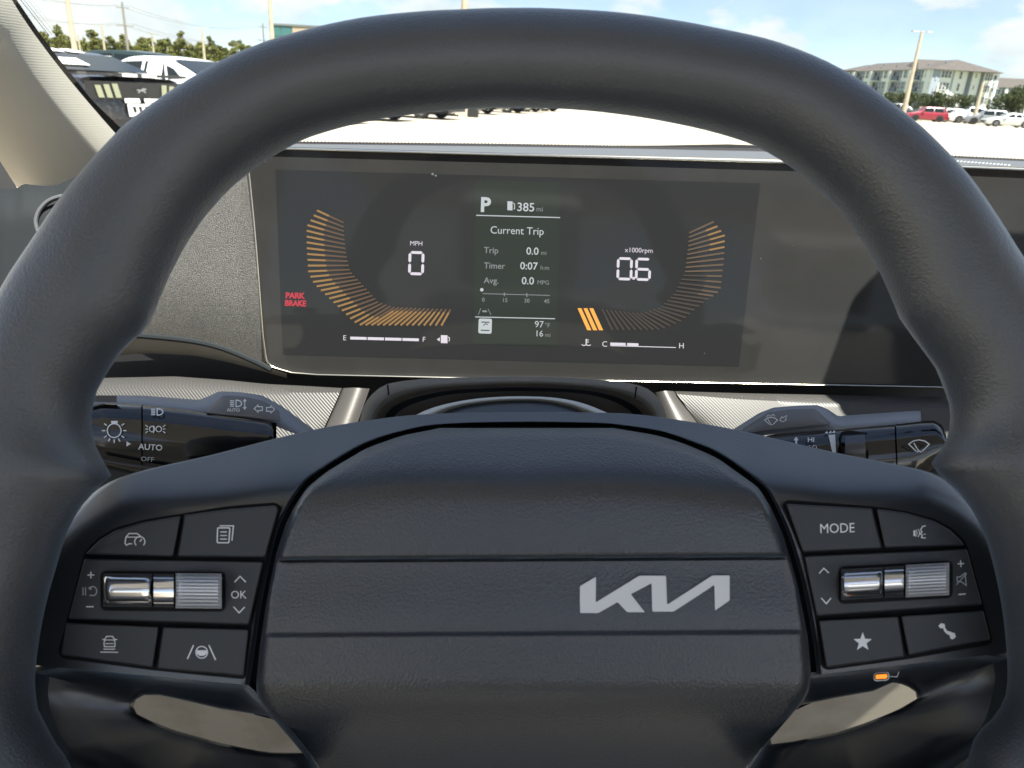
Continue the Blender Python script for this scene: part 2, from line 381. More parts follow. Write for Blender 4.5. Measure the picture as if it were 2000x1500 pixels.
# ------------------------------------------------------------------ windscreen, pillar, mirror
WB = 1.04                            # windscreen foot (y)
def ws(x, t):                        # t 0 at the foot, 1 at the roof edge
    bow = .08 * (1 - ((x - .37) / .95) ** 2)
    return Vector((x, lerp(WB + bow, HY + .005, t), lerp(1.075, HZ + .01, t)))
wsh = thing('windscreen', 'raked clear windscreen above the dashboard with dotted black edge band', 'windscreen', (.37, WB, 1.08), base=True)
V = []; Fc = []; nx, nt_ = 24, 10
for j in range(nt_):
    for i in range(nx): V.append(ws(lerp(-.62, 1.36, i / (nx - 1)) * (1 - .08 * j / (nt_ - 1)) + .03 * j / (nt_ - 1), j / (nt_ - 1)))
for j in range(nt_ - 1):
    for i in range(nx - 1): a = j * nx + i; Fc.append((a, a + 1, a + nx + 1, a + nx))
obj('pane', V, Fc, 'windshield', wsh)

pil = thing('windscreen_pillar', 'cream cloth covered pillar at the left edge of the windscreen', 'pillar', at(33, 365, .8), base=True)
# edge next to the glass, from the dashboard up and back towards the roof
pe = [(330, 380, .95), (232, 268, .88), (172, 200, .845), (108, 126, .805), (69, 68, .775), (23, 0, .735), (-120, -200, .65), (-330, -480, .55)]
q0, q1, q2 = at(232, 268, .88), at(110, 124, .80), at(23, 0, .735)
PEs = [q0 * ((t - .5) * (t - 1) / .5) + q1 * (t * (t - 1) / -.25) + q2 * (t * (t - .5) / .5) for t in np.linspace(-.16, 1, 9)]
PEs += [q2.lerp(Vector((-.53, .20, 1.44)), k / 6) for k in range(1, 7)]; V = []; n_ = 0
for i, E in enumerate(PEs):
    p = (PEs[min(i + 1, len(PEs) - 1)] - PEs[max(i - 1, 0)]).normalized()
    dn = Vector((0, 0, -1)); dn = (dn - p * dn.dot(p)).normalized()
    rt = Vector((1, 0, 0)); rt = (rt - p * rt.dot(p) - dn * rt.dot(dn)).normalized()
    c = E.copy(); row = [c.copy()]
    for a_, b_, l_ in ((.12, 1, .006), (.02, 1, .012), (-.02, 1, .012), (-.35, .94, .003), (-.62, .80, .006), (-.72, .70, .02), (-.80, .60, .03), (-.88, .46, .03), (-.95, .3, .03), (-1, .05, .03), (-.95, -.3, .03)):
        c = c + (rt * a_ + dn * b_).normalized() * l_; row.append(c.copy())
    V += row; n_ = len(row)
Fc = [(i * n_ + k, i * n_ + k + 1, (i + 1) * n_ + k + 1, (i + 1) * n_ + k) for i in range(len(PEs) - 1) for k in range(n_ - 1)]
o = obj('pillar_trim', V, Fc, 'cream', pil, angle=80)
# black edge band of the glass beside it, with its dots
fe = [(345, 370, .955), (242, 256, .885), (180, 196, .85), (110, 108, .80), (74, 60, .78), (33, 0, .74), (-105, -195, .655), (-310, -480, .555)]
V = []; Fc = []
for i, (u, v, d) in enumerate(fe):
    w = 26
    V += [at(u - w, v + 4, d + .030), at(u, v, d + .034)]
    if i: Fc.append((2 * i - 2, 2 * i - 1, 2 * i + 1, 2 * i))
obj('edge_band', V, Fc, 'frit', wsh)
dv = []; df = []
for r_ in range(4):
    for k in range(26):
        t = k / 25; u, v = lerp(36, 92, t) + (r_ + .6) * 5.2, lerp(0, 70, t) - (r_ + .6) * 2.6 + (r_ % 2) * .8
        d = lerp(.80, .84, t); rr = 1.35 - .25 * r_; b = len(dv)
        dv += [at(x, y, d) for x, y in circ(u, v, rr, 6)]; df.append(tuple(range(b, b + 6)))
o = obj('edge_dots', dv, df, 'frit', wsh, smooth=False); o['kind'] = 'stuff'

mir = thing('rear_view_mirror', 'black rear view mirror hanging from the windscreen above the dashboard', 'mirror', (.386, .36, 1.26), base=True)
MC = Vector((.386, .338, 1.300))
out = round_poly([(-.125, -.045), (-.118, .036), (.118, .040), (.125, -.040)], .035, 8)
V = []; Fc = []; n_ = len(out)
for yy, s in ((-.028, .96), (-.020, 1), (.014, 1), (.026, .90), (.036, .5)):
    for x, z in out: V.append(MC + Vector((x * s, yy, z * s)))
for i in range(4):
    for k in range(n_): Fc.append((i * n_ + k, i * n_ + (k + 1) % n_, (i + 1) * n_ + (k + 1) % n_, (i + 1) * n_ + k))
Fc.append(tuple(range(4 * n_, 5 * n_)))
obj('housing', V, Fc, 'gap', mir)
obj('mirror_glass', [MC + Vector((x * .93, -.0285, z * .93)) for x, z in out], [tuple(range(n_))], mat('mirror_silver', (.8, .8, .8), .03, metal=1), mir)
tube('bracket', [MC + Vector((0, .03, .02)), MC + Vector((0, .06, .05)), MC + Vector((0, .075, .10))], .012, 'gap', mir)

# ================================================================== DASHBOARD
dash = thing('dashboard', 'dark dashboard with silver woven trim strip behind the steering wheel', 'dashboard', (0.2, .5, .6), base=True)
# padded top running forward to the windscreen
near = [(262, 284, .52), (380, 284, .50), (480, 284, .485), (1000, 300, .485), (1540, 311, .485), (1880, 322, .485), (3700, 392, .485)]
far = [(262, 276, 1.10), (400, 278, 1.12), (560, 281, 1.12), (1000, 286, 1.12), (1480, 294, 1.12), (1870, 308, 1.12), (2650, 345, 1.10)]
V = []
for i in range(7):
    a = at_y(*near[i]); b = at_y(*far[i])
    for t in np.linspace(0, 1, 8): V.append(a.lerp(b, t) + Vector((0, 0, -.004 * math.sin(t * math.pi))))
Fc = [(i * 8 + k, i * 8 + k + 1, (i + 1) * 8 + k + 1, (i + 1) * 8 + k) for i in range(6) for k in range(7)]
o = obj('top_pad', V, Fc, 'dashtop', dash, angle=60); sm = o.modifiers.new('s', 'SUBSURF'); sm.levels = sm.render_levels = 1
# black band of the windscreen foot beyond it
V = []; Fc = []
for i, (u, v, y) in enumerate(far):
    V += [at_y(u, v + 4.5, 1.115), at_y(u, v - 5.0 + (1.5 if u > 1500 else 0), 1.125)]
    if i: Fc.append((2 * i - 2, 2 * i, 2 * i + 1, 2 * i - 1))
obj('foot_band', V, Fc, 'frit', wsh)
dv = []; df = []
for k in range(220):
    u = lerp(560, 2050, k / 219); v = np.interp(u, [p[0] for p in far], [p[1] for p in far]) - 5.2 + (1.5 * min(1, max(0, (u - 1480) / 400)))
    b = len(dv); dv += [at_y(x, y, 1.124) for x, y in circ(u, v, 1.3, 6)]; df.append(tuple(range(b, b + 6)))
o = obj('foot_dots', dv, df, 'frit', wsh, smooth=False); o['kind'] = 'stuff'
# wiper arm lying at the windscreen foot
wip = thing('windscreen_wiper', 'black wiper arm lying along the foot of the windscreen', 'wiper', at_y(1450, 290, 1.16), base=True)
tube('wiper_arm', [at_y(900, 288.0, 1.16), at_y(1290, 288.0, 1.16), at_y(1420, 287.0, 1.16), at_y(1500, 291, 1.16), at_y(1700, 300, 1.17)], [.002, .003, .004, .005, .006], 'gap', wip)
tube('blade', [at_y(560, 281, 1.15), at_y(900, 286, 1.15), at_y(1300, 291, 1.15)], .0025, 'gap', wip, seg=6)
# stitched seam on the pad, right of the wheel
for k in range(17):
    u = 1853 + k * 7.2; v = 313.5 + k * .55
    obj('stitch', [at_y(u, v, .60), at_y(u + 4.4, v - 1.6, .60), at_y(u + 5.6, v - .2, .60), at_y(u + 1.2, v + 1.4, .60)], [(0, 1, 2, 3)], 'print', dash, smooth=False)

# speckled panel left of the display
A = [(215, 352), (300, 345), (420, 338), (488, 332)]
B = [(160, 648), (200, 650), (290, 652), (380, 662), (440, 678), (500, 702), (519, 709)]
def hl(u, v, s, t): return -.004 - .028 * (1 - s) ** 2 - .010 * max(0, t - .62) ** 2 * 6 + .004 * max(0, (u - 470) / 40)
patch('speckled_panel', A, B, PD, hl, 'speckle', dash, nu=40, nv=24)
patch('upper_lip', [(300, 300), (420, 296), (486, 292)], [(300, 350), (420, 342), (489, 334)], PD, lambda u, v, s, t: -.006, 'dashtop', dash, nu=10, nv=5)
tube('ledge_bead', [PD(u, v, .002) for u, v in smooth_line([(120, 650), (200, 652), (290, 657), (380, 667), (440, 682), (500, 707), (530, 722)], 30)], .0020, 'dashgrey', dash)
patch('ledge', [(120, 654), (290, 660), (380, 670), (440, 685), (500, 709), (560, 730)], [(120, 700), (290, 690), (380, 695), (440, 706), (500, 722), (560, 738)], PD,
      lambda u, v, s, t: -.002 - .03 * t, 'shroud', dash, nu=24, nv=6)
# black recess under the display
patch('recess', [(-100, 690), (300, 672), (420, 690), (520, 712), (1000, 736), (1900, 752)], [(-100, 790), (300, 790), (520, 800), (1000, 800), (1500, 800), (1900, 810)], PD,
      lambda u, v, s, t: -.035, 'dashblack', dash, nu=50, nv=6)
# silver woven strip: its face tips up towards the driver
TN = Vector((0, -math.cos(R(42)), math.sin(R(42))))
PT = plane_fn(at(1000, 790, .455), TN)
patch('silver_trim', [(60, 748), (205, 738), (340, 735), (440, 742), (520, 750), (600, 754), (668, 758)], [(60, 960), (205, 960), (340, 960), (440, 950), (520, 930), (580, 900), (622, 860)], PT,
      lambda u, v, s, t: -.004 * t * t - .006 * max(0, 1 - t * 12), 'silver', dash, nu=40, nv=24, back=.02)
patch('silver_trim', [(1318, 764), (1450, 768), (1600, 771), (1860, 776)], [(1368, 832), (1450, 900), (1600, 960), (1860, 960)], PT,
      lambda u, v, s, t: -.004 * t * t - .006 * max(0, 1 - t * 12), 'silver', dash, nu=40, nv=24, back=.02)
patch('trim_end', [(670, 758), (690, 757), (722, 759)], [(624, 862), (660, 860), (690, 850)], PT, lambda u, v, s, t: .002 - .004 * (2 * s - 1) ** 2, 'silverplain', dash, nu=12, nv=12, back=.02)
patch('trim_end', [(1280, 766), (1300, 763), (1316, 764)], [(1310, 850), (1340, 850), (1366, 832)], PT, lambda u, v, s, t: .002 - .004 * (2 * s - 1) ** 2, 'silverplain', dash, nu=12, nv=12, back=.02)
# left end of the dashboard with an air vent rim
A = [(-40, 372), (33, 368), (46, 359), (88, 363), (112, 361), (136, 350), (175, 334)]
B = [(-70, 760), (0, 760), (30, 760), (70, 760), (90, 760), (110, 760), (140, 760)]
PE = plane_fn(at(80, 450, .60), Vector((.25, -.9, .35)))
patch('end_panel', A, B, PE, lambda u, v, s, t: -.02 * max(0, 1 - t * 6) ** 2 - .02 * max(0, .25 - s), 'dashgrey', dash, nu=30, nv=24, back=.05)
vp = smooth_line([(74, 452), (70, 432), (76, 412), (92, 394), (112, 385), (135, 381), (160, 380)], 24)
tube('vent_rim', [PE(u, v, .001) for u, v in vp], .0016, 'dashtop', dash)
tube('vent_rim', [PE(u + 3.5, v + 3, .0002) for u, v in vp], .0007, 'dashblack', dash)
patch('door_edge', [(-60, 280), (-10, 300), (2, 318), (33, 366)], [(-60, 560), (-30, 560), (0, 520), (14, 420)], PE, lambda u, v, s, t: -.03, 'dashblack', dash, nu=12, nv=8)
patch('door_sill', [(-60, 378), (0, 374), (18, 384)], [(-60, 480), (-10, 470), (4, 440)], PE, lambda u, v, s, t: -.024, 'dashgrey', dash, nu=8, nv=6)
# lower panel, beige, seen through the gaps of the spokes
slab('knee_panel', [(-.52, .47, .90), (.66, .47, .90), (.66, .62, .40), (-.52, .62, .40)], .03, 'beige', dash)
slab('knee_seam', [(-.145, .524, .64), (-.142, .524, .64), (-.142, .62, .385), (-.145, .62, .385)], .001, 'shroud', dash)
slab('passenger_fascia', [(.66, .47, .90), (1.26, .47, .90), (1.26, .62, .40), (.66, .62, .40)], .03, 'beige', dash)
box('passenger_dash', (.36, 1.28, .488, 1.05, .86, 1.045), 'dashgrey', dash)
box('left_dash_body', (-.60, -.21, .66, 1.12, .45, .985), 'dashgrey', dash)
slab('fascia_body', [(-.20, .50, .86), (1.25, .50, .86), (1.25, .50, 1.085), (-.20, .50, 1.085)], -.04, 'dashblack', dash)

# ================================================================== DISPLAY PANEL
disp = thing('instrument_display', 'wide dark display panel lit with gauges behind the steering wheel', 'display', PD(1000, 745, -.02), base=True)
outl = np.vstack([smooth_line([(483, 300), (487, 335), (500, 470), (514, 650), (519, 690)], 12), smooth_line([(521, 702), (532, 715), (570, 727)], 8),
                  smooth_line([(620, 731), (800, 735), (1000, 739), (1300, 745), (1600, 751), (1850, 756), (1905, 758)], 16), [(1925, 690), (1945, 540), (1962, 512), (2000, 508), (2320, 522)],
                  [(2320, 349), (2000, 333), (1880, 328), (1540, 319), (1200, 309), (900, 301), (560, 291.5), (490, 290)]])
prism('glass_panel', outl, PD, 0, -.018, 'glasspanel', disp, smooth=True)
fr = inset(outl, -2.5); n = len(fr); V = []; Fc = []
prof = [(1.5, .0005), (1.2, .0022), (-1.2, .0026), (-2.6, .0012), (-3.6, -.004)]
for d, h in prof:
    for q in inset(outl, d): V.append(PD(q[0], q[1], h))
for r_ in range(len(prof) - 1):
    for i in range(n): j = (i + 1) % n; Fc.append((r_ * n + i, r_ * n + j, (r_ + 1) * n + j, (r_ + 1) * n + i))
obj('bezel', V, Fc, 'bezel', disp, angle=80)
sl = .030
obj('gauge_screen', [PD(*q, .00008) for q in ((538, 331), (1485, 358), (1443, 716), (552, 693))], [(0, 1, 2, 3)], 'lcd', disp, smooth=False)
obj('trip_screen', [PD(*q, .00016) for q in ((929, 352), (1095, 356), (1088, 676), (924, 672))], [(0, 1, 2, 3)], 'tft', disp, smooth=False)
E1, E2 = .00026, .00036
def dt(s, cx, cy, cap, m_='white_t', **k):
    k.setdefault('rot', sl); return flat('lettering', [text_geo(s, cx, cy, cap, **k)], PD, E1, m_, disp)
def dl(name, parts, m_='white_t'): return flat(name, parts, PD, E1, m_, disp)
dt('P', 948, 399, 28, bold=.035, m_='white_t')
dl('fuel_icon', [FILL([(991, 393), (1001, 393.4), (1001, 411), (991, 410.6)]), S([(1002, 396), (1005, 399), (1005, 408), (1003, 408)], 1.6)])
dt('385', 1027, 404, 17, bold=.01); dt('mi', 1054, 408, 10, m_='grey_t')
dl('rule_line', [S([(930, 420.5), (1094, 425)], 2.0)])
dt('Current Trip', 1010, 450, 15, sx=.95)
for s, y in (('Trip', 488), ('Timer', 518), ('Avg.', 547)): dt(s, 945, y, 12, m_='grey_t', align='LEFT', bold=.01)
for s, x, y, w_, x2 in (('0.0', 1040, 490, 'mi', 1062), ('0:07', 1033, 519, 'h:m', 1064), ('0.0', 1031, 548, 'MPG', 1061)):
    dt(s, x, y, 14.5, bold=.01); dt(w_, x2, y + 3.5, 8.5, m_='grey_t')
dl('economy_scale', [S([(943, 573.5), (1074, 577)], 1.4), S([(985, 571.5), (985, 578.5)], 2), S([(1029, 572.5), (1029, 580)], 2)], 'grey_t')
dl('economy_pointer', [FILL(circ(941, 566, 3.4))], 'white_t')
for s, x, y in (('0', 944, 585), ('15', 986, 586), ('30', 1029, 587), ('45', 1068, 588)): dt(s, x, y, 8, m_='grey_t', bold=.01)
dl('lane_icon', [S([(934, 615), (939, 602)], 1.2), S([(959, 615), (953, 603)], 1.2), FILL([(942, 606), (951, 606.4), (951, 610), (942, 609.6)])], 'grey_t')
dl('rule_line', [S([(928, 619), (1084, 622.5)], 1.8)])
dl('message_icon', [FILL(round_poly([(935, 622), (961, 622.6), (960, 652), (934, 651)], 4))])
flat('message_marks', [S([(940, 629), (956, 629.5)], 2), S([(944, 636), (948, 632), (953, 634)], 1.5), S([(939, 645), (956, 645.4)], 2)], PD, E2, 'tft', disp)
dt('97', 1053, 633, 13); dt('°F', 1069, 635, 9, m_='grey_t'); dt('16', 1053, 651, 12); dt('mi', 1070, 654, 8, m_='grey_t')
dt('MPH', 813, 475, 9, m_='white_e'); dt('x1000rpm', 1248, 488.5, 9.5, m_='white_e')
def seg7(cx, cy, w, h, segs, th):
    P_ = []; hw, hh = w / 2, h / 2; g = .9; sk = .03
    def q(x, y): return (cx + x - sk * y, cy + y + sl * x)
    def hz(y): return [q(-hw + g + th * .5, y), q(-hw + g + th, y - th / 2), q(hw - g - th, y - th / 2), q(hw - g - th * .5, y), q(hw - g - th, y + th / 2), q(-hw + g + th, y + th / 2)]
    def vt(x, y0, y1): return [q(x, y0 + g), q(x + th / 2, y0 + g + th / 2), q(x + th / 2, y1 - g - th / 2), q(x, y1 - g), q(x - th / 2, y1 - g - th / 2), q(x - th / 2, y0 + g + th / 2)]
    d = {'a': hz(-hh + th / 2), 'g': hz(0), 'd': hz(hh - th / 2), 'f': vt(-hw + th / 2, -hh + th / 2, 0), 'b': vt(hw - th / 2, -hh + th / 2, 0), 'e': vt(-hw + th / 2, 0, hh - th / 2), 'c': vt(hw - th / 2, 0, hh - th / 2)}
    return [FILL(d[s]) for s in segs]
dl('speed_digit', seg7(813, 514, 31, 47, 'abcdef', 5.5), 'white_e')
dl('engine_digit', seg7(1220, 525, 31, 45, 'abcdef', 5.2), 'white_e')
dl('engine_digit', seg7(1256, 526, 31, 45, 'acdefg', 5.2), 'white_e')
dl('decimal_point', [FILL([(1235, 541), (1240, 541), (1240, 546), (1235, 546)])], 'white_e')
dt('PARK', 576, 577, 11, m_='red_e', bold=.05, sx=.98); dt('BRAKE', 577, 592, 11, m_='red_e', bold=.05, sx=.90)
dt('E', 673, 659.5, 10, m_='white_e'); dt('F', 828, 662.5, 10, m_='white_e'); dt('C', 1181, 671.5, 11, m_='white_e'); dt('H', 1331, 675, 11, m_='white_e')
for k in range(4):
    x0 = 684 + k * 34; dl('fuel_level_bar', [FILL([(x0, 657.5 + k * .9), (x0 + 32, 658.3 + k * .9), (x0 + 32, 663.8 + k * .9), (x0, 663 + k * .9)])], 'white_e')
dl('fuel_pump_icon', [FILL([(853, 663), (859, 659), (859, 667)]), FILL([(861, 654.5), (874, 655), (874, 670.5), (861, 670)]), S([(875, 658), (878, 660), (877, 667)], 1.5)], 'white_e')
dl('coolant_icon', [S([(1145, 662), (1145, 673)], 2.4), S([(1145, 664), (1150, 664)], 1.6), S([(1145, 668), (1150, 668)], 1.6), S([(1136, 673), (1140, 675), (1145, 673.5), (1149, 675), (1154, 673.5)], 1.6)], 'white_e')
dl('temperature_bar', [FILL([(1192, 669), (1222, 669.8), (1222, 675), (1192, 674.2)])], 'white_e'); dl('temperature_bar', [FILL([(1225, 669.9), (1247, 670.6), (1247, 675.8), (1225, 675.1)])], 'white_e')
dl('temperature_scale', [S([(1192, 675.2), (1320, 678.8)], 1.5)], 'white_e')
oo = polyline([(619, 411), (599, 442), (599, 482), (602, 532), (613, 554), (691, 629), (703, 635), (862, 636)], 39)
ii = polyline([(671, 435), (673, 471), (677, 500), (684, 530), (739, 590), (768, 600), (880, 604)], 39)
def bars(oo, ii, wf, m_o, m_i, cut, width):
    for k in range(len(oo)):
        a, b = oo[k], ii[k]; c = a + (b - a) * cut(k)
        d = (b - a) / np.hypot(*(b - a)); nn = np.array([-d[1], d[0]]) * width / 2
        V = [PD(*(a + nn), E1), PD(*(a - nn), E1), PD(*(c - nn), E1), PD(*(c + nn), E1), PD(*(b - nn * .75), E1), PD(*(b + nn * .75), E1)]
        obj('gauge_bar', V, [(0, 1, 2, 3), (3, 2, 4, 5)], [m_o(k), m_i(k)], disp, smooth=False, mi=[0, 1])
bars(oo, ii, 1, lambda k: 'amber_a', lambda k: 'amber_b', lambda k: .45 if k < 26 else .8, 3.9)
oo = polyline([(1394, 433), (1416, 460), (1414, 505), (1407, 568), (1375, 590), (1330, 628), (1290, 644), (1196, 645)], 34)
ii = polyline([(1346, 455), (1344, 480), (1338, 530), (1318, 572), (1290, 600), (1250, 612), (1176, 604)], 34)
bars(oo, ii, 1, lambda k: 'amber_a' if 0 < k < 6 else ('amber_c' if k < 15 else 'amber_d'), lambda k: 'amber_c' if k < 10 else 'amber_d', lambda k: .4, 3.6)
for k in range(3):
    x = 1131 + k * 11.5; obj('gauge_bar', [PD(*q, E1) for q in ((x - 3, 602), (x + 4.5, 602), (x + 24, 645), (x + 16, 645))], [(0, 1, 2, 3)], 'amber', disp, smooth=False)
for u, v, r_ in ((1486, 505, 1.3), (1550, 480, .8), (1376, 690, 1.1), (851, 343, 2.2), (845, 340, 2.6)):
    flat('dust_speck', [FILL(circ(u, v, r_, 7))], PD, .00018, 'dashtop', disp)

# ================================================================== STEERING COLUMN SHROUD
shr = thing('column_shroud', 'grey plastic shroud arching over the steering column under the display', 'column shroud', PW(1020, 1000, -.16), base=True)
ao = smooth_line([(690, 880), (700, 835), (712, 790), (735, 763), (765, 748), (850, 739), (1020, 735), (1150, 740), (1245, 752), (1283, 774), (1298, 800), (1305, 835), (1312, 880)], 48)
ai = smooth_line([(735, 880), (738, 832), (748, 806), (775, 783), (830, 766), (900, 757), (1020, 752), (1130, 757), (1205, 770), (1250, 792), (1275, 820), (1280, 840), (1282, 880)], 48)
patch('shroud_lip', ao, ai, PW, lambda u, v, s, t: -.125 - .012 * (1 - math.sqrt(max(0, 1 - (2 * t - 1) ** 2))), 'shroud', shr, nu=48, nv=8, back=.05)
for p in ([(757, 751), (759, 772)], [(1243, 755), (1240, 778)]): flat('seam', [S(p, 3.2)], PW, -.1235, 'gap', shr)
aj = smooth_line([(770, 900), (775, 860), (790, 830), (830, 806), (900, 788), (1000, 780), (1100, 784), (1170, 800), (1220, 830), (1235, 870), (1240, 900)], 48)
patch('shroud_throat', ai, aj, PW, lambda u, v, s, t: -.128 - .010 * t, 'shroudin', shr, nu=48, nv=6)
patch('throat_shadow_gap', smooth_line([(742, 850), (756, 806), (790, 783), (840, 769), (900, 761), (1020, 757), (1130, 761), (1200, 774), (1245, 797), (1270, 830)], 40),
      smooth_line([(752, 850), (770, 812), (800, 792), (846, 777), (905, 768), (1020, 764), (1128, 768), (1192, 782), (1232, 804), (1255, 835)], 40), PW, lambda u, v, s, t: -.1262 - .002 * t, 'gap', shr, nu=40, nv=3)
patch('column_ring', smooth_line([(790, 822), (840, 798), (900, 783), (960, 776), (1020, 774), (1085, 777), (1140, 788), (1200, 812)], 30),
      smooth_line([(840, 822), (880, 800), (920, 790), (970, 784), (1020, 782), (1065, 784), (1105, 792), (1150, 808)], 30), PW, lambda u, v, s, t: -.112 + .004 * math.sin(t * math.pi), 'ring', shr, nu=30, nv=6, back=.02)
patch('column_cover', smooth_line([(840, 822), (880, 800), (920, 790), (970, 784), (1020, 782), (1065, 784), (1105, 792), (1150, 808)], 30),
      smooth_line([(840, 850), (880, 850), (920, 850), (970, 850), (1020, 850), (1065, 850), (1105, 850), (1150, 850)], 30), PW, lambda u, v, s, t: -.110 + .012 * t, 'trim', shr, nu=30, nv=6)
prism('column_tube', np.array(circ(1020, 1120, 230, 32)), PW, -.075, -.20, 'dashblack', shr)

# ================================================================== STALKS
HS = -.088
ls = thing('light_stalk', 'glossy black headlamp stalk left of the steering column', 'stalk', PW(560, 850, HS - .02), base=True)
def cyl(h0, amp): return lambda u, v, s, t: h0 + amp * math.sqrt(max(0, 1 - (2 * t - 1) ** 2))
T0 = [(120, 776), (186, 772), (276, 772.5), (388, 781), (405, 775), (428, 764), (470, 766), (512, 772), (552, 794), (614, 840), (640, 860)]
T1 = [(120, 800), (186, 797), (277, 795), (388, 805), (405, 807), (428, 809), (470, 814), (512, 822), (552, 838), (614, 862), (640, 880)]
patch('stalk_body', T0, T1, PW, lambda u, v, s, t: HS - .006 - .010 * (1 - t) ** 2, 'stalk', ls, nu=60, nv=10, back=.02, tf=lambda t: t)
G0 = [(178, 792), (200, 787), (276, 790)]; G1 = [(178, 905), (205, 915), (276, 930)]
patch('light_switch_knob', G0, G1, PW, cyl(HS - .004, .010), 'gloss', ls, nu=16, nv=26, back=.012)
G0 = [(279, 791), (388, 804), (470, 814), (520, 821), (530, 826), (534, 836)]; G1 = [(279, 930), (388, 950), (470, 960), (520, 940), (530, 930), (534, 900)]
patch('stalk_front', G0, G1, PW, cyl(HS - .004, .010), 'gloss', ls, nu=30, nv=26, back=.012)
patch('under_trim', [(190, 893), (240, 903), (326, 915)], [(190, 902), (240, 911), (326, 924)], PW, cyl(HS + .006, .002), 'silverplain', ls, nu=12, nv=6)
patch('switch_cap', [(150, 773), (186, 772.5), (228, 772.5)], [(150, 787), (186, 785), (228, 786)], PW, lambda u, v, s, t: HS + .001, 'silverplain', ls, nu=8, nv=4, back=.005)
patch('paddle_face', [(404, 800), (436, 772), (480, 775), (515, 783), (545, 802)], [(404, 806), (436, 810), (480, 814), (515, 818), (548, 822)], PW, lambda u, v, s, t: HS - .0015 - .006 * (1 - t) ** 2, 'stalkface', ls, nu=20, nv=8)
def icon(parts, P, h, parent, m_='print', name='icon', hfun=None): return flat(name, parts, P, h, m_, parent, hfun)
hf = HS + .0063
def hcyl(u, v):
    t = min(1, max(0, (v - 791) / 135)); return HS - .004 + .010 * math.sqrt(max(0, 1 - (2 * t - 1) ** 2)) + .0008
def hamp(cx, cy, s): # headlamp sign: a D and three beams
    return [S([(cx + x * s, cy + y * s) for x, y in [(0, -5), (3, -5), (7, -3.5), (9, 0), (7, 3.5), (3, 5), (0, 5)]], 1.7 * s, True)] + [S([(cx - 3 * s, cy + k * s), (cx - 9.5 * s, cy + k * s)], 1.6 * s) for k in (-4.2, -1.4, 1.4, 4.2)]
patch('stalk_core', [(200, 800), (276, 795), (540, 826)], [(200, 900), (276, 925), (540, 900)], PW, lambda u, v, s, t: HS - .006, 'gap', ls, nu=10, nv=3)
icon(hamp(307, 804.5, 1.25), PW, 0, ls, hfun=hcyl)
icon([S([(289, 838), (300, 831), (300, 846)][1:] , 1.6)] + [S(circ(297, 838, 5.5, 10), 1.7, True), S(circ(310, 838, 5.5, 10), 1.7, True)] +
     [S([(x0, y0), (x1, y1)], 1.6) for x0, y0, x1, y1 in ((289, 834, 284, 830), (289, 838, 284, 838), (289, 842, 284, 846), (318, 834, 323, 830), (318, 838, 323, 838), (318, 842, 323, 846))], PW, 0, ls, hfun=hcyl)
icon([text_geo('AUTO', 294, 873, 11.5, bold=.015, sx=1.05, rot=.06)], PW, 0, ls, hfun=hcyl)
icon([text_geo('OFF', 288, 896.5, 9, bold=.01, sx=1.2, rot=.08)], PW, 0, ls, 'printdim', hfun=hcyl)
icon([S(circ(223, 841, 13.5, 20), 2.2, True), FILL([(217, 822), (230, 822), (230, 827), (217, 827)])] +
     [S([(223 + 17.5 * math.cos(a), 841 + 17.5 * math.sin(a)), (223 + 24 * math.cos(a), 841 + 24 * math.sin(a))], 2.2) for a in [R(x) for x in (-35, -145, 0, 180, 35, 145, 65 + 25, 50, 130)][:7] + [R(62), R(118)]], PW, 0, ls, hfun=hcyl)
icon([FILL([(247, 862), (256, 867), (247, 872)])], PW, 0, ls, hfun=hcyl)
hp_ = lambda u, v: HS - .0005
icon(hamp(461, 788, 1.25) + [S([(478, 781), (478, 797)], 1.8), FILL([(474, 784), (478, 778.5), (482, 784)]), FILL([(474, 795), (478, 800.5), (482, 795)])], PW, .0005, ls, hfun=hp_)
icon([text_geo('AUTO', 456, 800.5, 6.5, bold=.01, rot=.04)], PW, .0005, ls, hfun=hp_)
def arrow(cx, cy, s, d): return S([(cx + d * x * s, cy + y * s) for x, y in [(8, 0), (1, -7), (1, -3.5), (-7, -3.5), (-7, 3.5), (1, 3.5), (1, 7)]], 1.8, True)
icon([arrow(505, 798, 1.05, -1), arrow(528, 799.5, 1.05, 1)], PW, .0005, ls, hfun=hp_)

wsn = thing('wiper_stalk', 'glossy black wiper stalk right of the steering column', 'stalk', PW(1480, 850, HS - .02), base=True)
T0 = [(1400, 858), (1433, 838), (1482, 807), (1510, 796), (1560, 792), (1597, 791), (1618, 800), (1637, 813), (1743, 805), (1795, 802), (1798, 803)]
T1 = [(1400, 880), (1433, 866), (1482, 852), (1510, 848), (1560, 844), (1597, 841), (1618, 839), (1637, 837), (1743, 829), (1795, 825), (1799, 824)]
patch('stalk_body', T0, T1, PW, lambda u, v, s, t: HS - .006 - .010 * (1 - t) ** 2, 'stalk', wsn, nu=60, nv=10, back=.02)
patch('paddle_face', [(1450, 838), (1478, 820), (1500, 805), (1540, 800), (1592, 798), (1622, 826)], [(1450, 846), (1478, 843), (1500, 840), (1540, 836), (1592, 830), (1624, 828)], PW, lambda u, v, s, t: HS - .0015 - .006 * (1 - t) ** 2, 'stalkface', wsn, nu=24, nv=8)
patch('stalk_front', [(1480, 856), (1510, 848), (1640, 837), (1747, 828)], [(1480, 950), (1510, 960), (1640, 960), (1752, 950)], PW, cyl(HS - .004, .010), 'gloss', wsn, nu=30, nv=26, back=.012)
